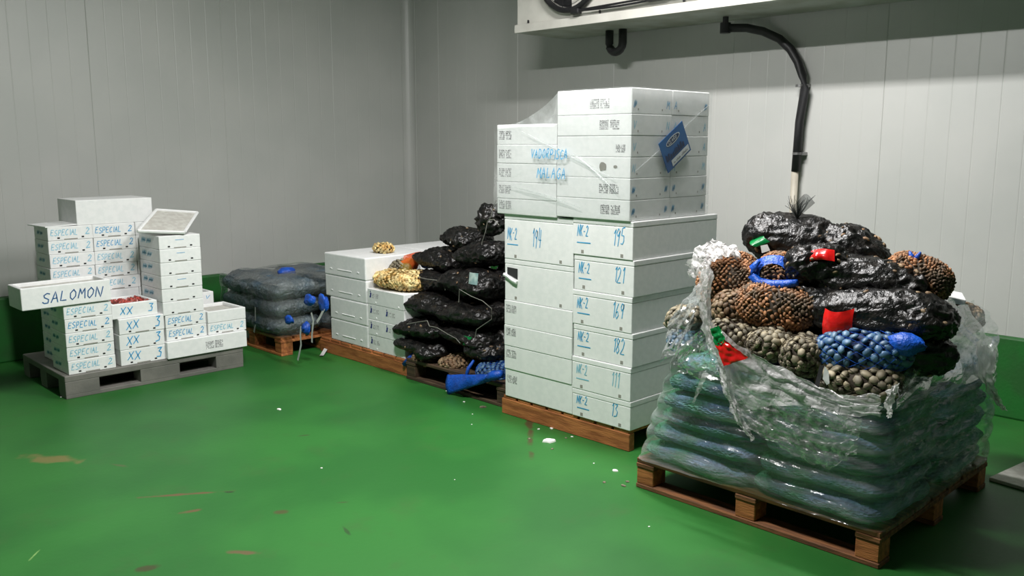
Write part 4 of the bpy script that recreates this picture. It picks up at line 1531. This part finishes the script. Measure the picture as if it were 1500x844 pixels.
shellbag('grey clam bag at the left corner of the near pallet heap, behind the film', P3(1003, 467, 3.42), (.11, .075, .055), (0, 0, 20), 'shell_grey', 'core', .024, 21, G)
shellbag('blue net bag under the grey clam bag at the near heap left corner', P3(1005, 498, 3.38), (.11, .07, .050), (0, 0, 15), 'shell_blue', 'core_blue', .022, 22, G)
rb = shellbag('rust brown bag with blue patch at the upper left of the near heap', P3(1067, 412, 3.48), (.13, .125, .125), (10, 10, -60), 'shell_rust', 'core', .0135, 23, G, rough=1.6, lump=.16)
link('blue_patch', band_mesh(.13, .125, .125, .05, .22, 0.1, .5, M['blue_net'], 'blue_patch', 1.16), rb)
b3 = shellbag('brown bag of shells held in a bright blue band, near heap', P3(1140, 398, 3.50), (.15, .085, .08), (0, 0, 20), 'shell_rust', 'core', .013, 24, G, rough=1.6)
link('blue_band', band_mesh(.15, .085, .08, .70, .86, 0, 1, M['blue_net'], 'blue_band', 1.25), b3)
mb = MB()
o_b = (Matrix.Translation(b3.location) @ b3.rotation_euler.to_matrix().to_4x4()).inverted()
ptsb = [on_x(*p, 3.34) for p in ((1112, 382), (1103, 392), (1102, 404), (1112, 414), (1130, 418), (1150, 417), (1168, 414))]
mb.tube([o_b @ p for p in ptsb], [.010, .017, .020, .022, .022, .020, .014], 8)
mb.build('blue_band', M['blue_net'], b3, smooth=True)
shellbag('small grey brown clam bag between the rust brown bag and the big brown bag', P3(1074, 450, 3.36), (.12, .085, .068), (0, 0, 25), 'shell_brown', 'core', .022, 25, G)
shellbag('big brown bag of shells in the middle of the near heap', P3(1140, 450, 3.36), (.165, .12, .095), (0, 4, -75), 'shell_rust', 'core', .0145, 26, G, rough=1.4, lump=.12)
shellbag('grey clam bag just above the film edge, leftmost of the front three', P3(1078, 491, 3.26), (.105, .09, .060), (0, 8, -85), 'shell_grey', 'core', .023, 27, G, net='core')
shellbag('rounded grey clam bag just above the film edge, middle of the front three', P3(1130, 503, 3.25), (.12, .085, .062), (0, 0, 10), 'shell_grey', 'core', .025, 28, G, net='core')
shellbag('grey clam bag above the film edge, right of the front three', P3(1180, 522, 3.25), (.12, .085, .080), (0, 10, 10), 'shell_grey', 'core', .025, 29, G, net='core')
bb = shellbag('blue net bag of clams with bright blue end, right corner of near heap', P3(1262, 516, 3.30), (.175, .10, .078), (0, -6, -78), 'shell_blue', 'core_blue', .026, 30, G, net='blue_net')
mb = MB()
o_b = (Matrix.Translation(bb.location) @ bb.rotation_euler.to_matrix().to_4x4()).inverted()
mb.grid(14, 8, lambda u, v: o_b @ (on_x(1326, 504, 3.28) + Vector((.04 * math.cos(u * 6.28) * math.sin(v * 3.14), .070 * math.cos(v * 3.14), .042 * math.sin(u * 6.28) * math.sin(v * 3.14))) * (1 + .35 * noise.noise(Vector((math.cos(u * 6.28) * 1.6, math.sin(u * 6.28) * 1.6, v * 5))))), close=True)
mb.build('blue_end', M['blue_net'], bb, smooth=True)
shellbag('fat grey clam bag with large shells under the blue net bag at the right corner', P3(1260, 557, 3.27), (.155, .11, .066), (0, 0, -80), 'shell_grey', 'core', .030, 31, G, net='core')
tw = thing('plastic_tag', 'small white tag on a black strap between the two right hand clam bags', 'tag', P3(1208, 548, 3.14))
o_ = Vector(tw.location)
MB().add([p - o_ for p in (on_x(1208, 536, 3.14), on_x(1214, 545, 3.14), on_x(1215, 562, 3.13), on_x(1211, 564, 3.13), on_x(1205, 555, 3.13))], [(0, 4, 3, 2, 1)]).build('tag_sheet', M['white_tape'], tw)
MB().ribbon([on_x(1204, 535, 3.14) - o_, on_x(1200, 552, 3.13) - o_, on_x(1196, 567, 3.12) - o_], .018, (-1, 0, 0)).build('strap', M['black'], tw)
# black bags
k1 = blackbag('topmost big black net bag with green band and gathered plume, near heap', P3(1168, 352, 3.72), (.215, .15, .110), (0, 6, -72), 51, G, .12, 50)
inv = (Matrix.Translation(k1.location) @ k1.rotation_euler.to_matrix().to_4x4()).inverted()
mb = MB()


def gband(u, v):
    a = on_x(1100 + 20 * u, 352 - 14 * u, 3.55 + .04 * u).lerp(on_x(1108 + 20 * u, 362 - 8 * u, 3.50 + .03 * u), v)
    a.x -= .03 * math.sin(v * math.pi)
    return inv @ a


mb.grid(10, 8, gband)
mb.build('green_band', M['green_band'], k1, smooth=True, label='green plastic band')
MB().add([inv @ on_x(*p, 3.49) for p in ((1114, 360), (1124, 358), (1128, 367), (1116, 371))], [(0, 3, 2, 1)]).build('paper_label', M['white_tape'], k1)
mb = MB()
base = on_x(1168, 320, 3.68)
q = random.Random(4)
for i in range(22):
    tip = on_x(1170 + q.uniform(-22, 26), 286 + q.uniform(0, 22), 3.68 + q.uniform(-.06, .06))
    if i < 8:
        tip = on_x(1182 + q.uniform(-6, 10), 288 + q.uniform(0, 8), 3.68 + q.uniform(-.03, .03))
    mid = base.lerp(tip, .5) + Vector((q.uniform(-.012, .012), q.uniform(-.012, .012), .01))
    mb.tube([inv @ base, inv @ mid, inv @ tip], [.0035, .002, .0012], 4)
mb.grid(14, 5, lambda u, v: inv @ (base.lerp(on_x(1152 + 42 * u, 292 + 8 * math.sin(u * 7), 3.68 + .03 * math.sin(u * 12)), .15 + .85 * v)))
mb.build('gathered_plume', M['plume'], k1, smooth=True)
blackbag('black net bag with dark shells, right of the topmost bag of the near heap', P3(1252, 368, 3.75), (.13, .12, .09), (0, 30, -80), 52, G, .1, 60)
k3 = blackbag('black net bag wrapped in the upper red band', P3(1195, 388, 3.48), (.12, .10, .075), (0, 0, -60), 53, G, .1, 60)
inv3 = (Matrix.Translation(k3.location) @ k3.rotation_euler.to_matrix().to_4x4()).inverted()
mb = MB()
mb.grid(16, 8, lambda u, v: inv3 @ (on_x(1178 + 44 * u, 372 - 8 * math.sin(u * 2.4) + 0 * v + (14 + 8 * u) * v * (1 - .25 * u), 3.40 + .03 * (1 - v)) + Vector((-.035 * math.sin(u * math.pi) * math.sin(v * 2.2 + .4) + .004 * math.sin(u * 21), 0, 0))))
mb.build('red_band', M['red_band'], k3, smooth=True, label='bright red plastic band')
k4 = blackbag('long black net bag across the middle right of the near heap', P3(1262, 408, 3.56), (.25, .13, .085), (0, 3, -80), 54, G, .1, 70)
r5 = shellbag('rust brown shell bag poking out at the right of the near heap', P3(1345, 405, 3.66), (.13, .10, .085), (0, 18, -85), 'shell_rust', 'core', .013, 55, G, rough=1.6)
inv5 = (Matrix.Translation(r5.location) @ r5.rotation_euler.to_matrix().to_4x4()).inverted()
mb = MB()
e = on_x(1340, 376, 3.62)
for (dy, dz) in ((-.022, .02), (.022, .02)):
    mb.tube([inv5 @ (e + Vector((0, 0, -.02))), inv5 @ (e + Vector((0, dy * .6, .002))), inv5 @ (e + Vector((0, dy, dz)))], [.012, .011, .004], 6)
mb.build('blue_tie', M['blue_net'], r5, smooth=True)
k6 = blackbag('long black net bag with the lower red band at the front of the near heap', P3(1290, 462, 3.45), (.27, .13, .10), (0, -2, -82), 56, G, .08, 50)
inv6 = (Matrix.Translation(k6.location) @ k6.rotation_euler.to_matrix().to_4x4()).inverted()
mb = MB()
mb.grid(14, 10, lambda u, v: inv6 @ (on_x(1210 + 42 * u - 3 * v, 451 + 5 * math.sin(u * 3) + 42 * v, 3.295) + Vector((-.03 * math.sin(u * math.pi * .9 + .3) - .012 * math.sin(v * math.pi) + .006 * noise.noise(Vector((u * 6, v * 6, 3))), 0, 0))))
mb.build('red_band', M['red_band'], k6, smooth=True, label='glossy crumpled red plastic band')
blackbag('black net bag in the shadowed middle of the near heap', P3(1205, 455, 3.46), (.15, .12, .10), (0, 0, -70), 57, G, .1, 30)
blackbag('black net bag behind the fat grey clam bag at the right corner', P3(1325, 515, 3.45), (.17, .10, .085), (0, 0, -60), 58, G, .1, 10)
s9 = shellbag('brown clam bag with blue band, far right of the near heap behind film', on_y(1402, 466, 1.52), (.15, .10, .075), (0, 12, 35), 'shell_brown', 'core', .022, 59, G)
inv9 = (Matrix.Translation(s9.location) @ s9.rotation_euler.to_matrix().to_4x4()).inverted()
mb = MB()
mb.grid(14, 6, lambda u, v: inv9 @ (on_y(1374 + 50 * u + 6 * v, 462 + 30 * u + 16 * v, 1.40) + Vector((0, -.03 * math.sin(v * math.pi), .02 * math.sin(u * math.pi)))))
mb.build('blue_band', M['blue_net'], s9, smooth=True)
# bags inside the heap carrying the upper ones
fill = [(3.55, 1.62, .80, (.26, .20, .13)), (3.56, 2.06, .80, (.24, .20, .13)), (3.98, 1.60, .80, (.26, .22, .13)), (3.98, 2.08, .80, (.24, .22, .13)), (3.85, 1.66, .98, (.24, .18, .10)), (3.82, 2.02, 1.0, (.2, .17, .10)), (4.15, 1.62, .98, (.22, .16, .09)), (3.80, 1.76, 1.12, (.2, .13, .09))]
for i, (x, y, z, d) in enumerate(fill):
    blackbag('black net bag hidden inside the near heap', (x, y, z), (d[0] * .8, d[1] * .8, d[2] * .8), (0, 0, -90 + 6 * (i % 3 - 1)), 160 + i, 'buried black bags of the near heap', .05, 0)
o = MB().rbox(-.05, .05, -.04, .04, 0, .03, .004).build('foam_piece', M['foam'], None, loc=on_y(1397, 440, 1.50))
o.rotation_euler = (R(10), R(-12), R(30))
tag(o, 'white foam piece on the film at the right end of the near heap', 'foam')

# ------------------------------------------------------------ floor litter
lit = [(409, 600, .016, 'debris', 'round white foam crumb alone on the green floor near the gray pallet'), (471, 686, .007, 'debris', 'tiny white crumb in the middle of the open floor'),
       (805, 647, .036, 'debris', 'largest white foam flake beside the tall stack pallet'), (789, 629, .009, 'debris', 'white crumb just behind the largest foam flake'), (808, 628, .013, 'debris', 'white crumb close to the orange pallet above the largest flake'),
       (838, 640, .008, 'debris', 'small crumb touching the orange pallet right of the largest flake'), (901, 690, .017, 'debris', 'white foam flake near the corner of the near pallet'), (870, 679, .006, 'debris', 'tiny crumb left of the flake near the near pallet'),
       (692, 607, .005, 'debris', 'tiny white crumb in front of the dark pallet, upper'), (691, 622, .005, 'debris', 'tiny white crumb in front of the dark pallet, lower'), (666, 703, .004, 'debris', 'tiny white speck on the floor in front of the tall stack'),
       (775, 643, .011, 'stone', 'brown shell fragment left of the largest foam flake'), (809, 658, .010, 'stone', 'brown shell fragment in front of the largest foam flake'), (829, 642, .010, 'stone', 'brown shell fragment beside the orange pallet'),
       (885, 707, .012, 'stone', 'dark shell fragment left of the near pallet corner'), (913, 712, .014, 'stone', 'grey shell fragment in front of the near pallet corner'), (919, 706, .012, 'stone', 'grey shell fragment closest to the near pallet corner block'),
       (940, 710, .012, 'stone', 'grey shell lying against the near pallet'), (959, 716, .011, 'stone', 'grey shell on the floor under the near pallet edge'), (680, 589, .010, 'debris', 'white crumb at the foot of the dark pallet'), (707, 597, .022, 'stone', 'flat pale scrap at the foot of the dark pallet'),
       (951, 772, .006, 'debris', 'white speck on the floor before the near pallet'), (90, 582, .008, 'debris', 'white crumb beside the left foot of the grey pallet'), (655, 573, .009, 'debris', 'white crumb by the dark pallet runner')]
for i, (px, py, s, m, lb) in enumerate(lit):
    p = on_z(px, py, 0)
    q = random.Random(i)
    mb = MB()
    n = 9
    nm = 'foam_crumb' if m == 'debris' else 'shell_fragment'
    ring0 = [(s * q.uniform(.7, 1.2) * math.cos(2 * math.pi * k / n), s * .8 * q.uniform(.6, 1.2) * math.sin(2 * math.pi * k / n)) for k in range(n)]
    vs = [(x, y, 0) for x, y in ring0] + [(x * .9, y * .9, s * .25) for x, y in ring0] + [(0, 0, s * .5)]
    fs_ = [tuple(range(n - 1, -1, -1))]
    for k in range(n):
        k2 = (k + 1) % n
        fs_.append((k, k2, n + k2, n + k))
        fs_.append((n + k, n + k2, 2 * n))
    mb.add(vs, fs_)
    o = mb.build(nm, M[m], None, loc=(p.x, p.y, .0005))
    o.rotation_euler[2] = q.uniform(0, 6)
    tag(o, lb, 'litter')
o = MB().rbox(-.16, .30, -.11, .11, 0, .018, .004).build('foam_sheet', M['foam_in'], None, loc=(4.62, 1.16, .0005))
o.rotation_euler[2] = R(-8)
tag(o, 'flat pale board lying on the floor behind the near pallet at the right', 'board')
o = MB().ribbon([on_z(471, 521, .01), on_z(478, 510, .03)], .03, (0, 0, 1)).build('paper_scrap', M['white_tape'], None)
tag(o, 'white paper scrap on the floor by the small brown pallet', 'paper')
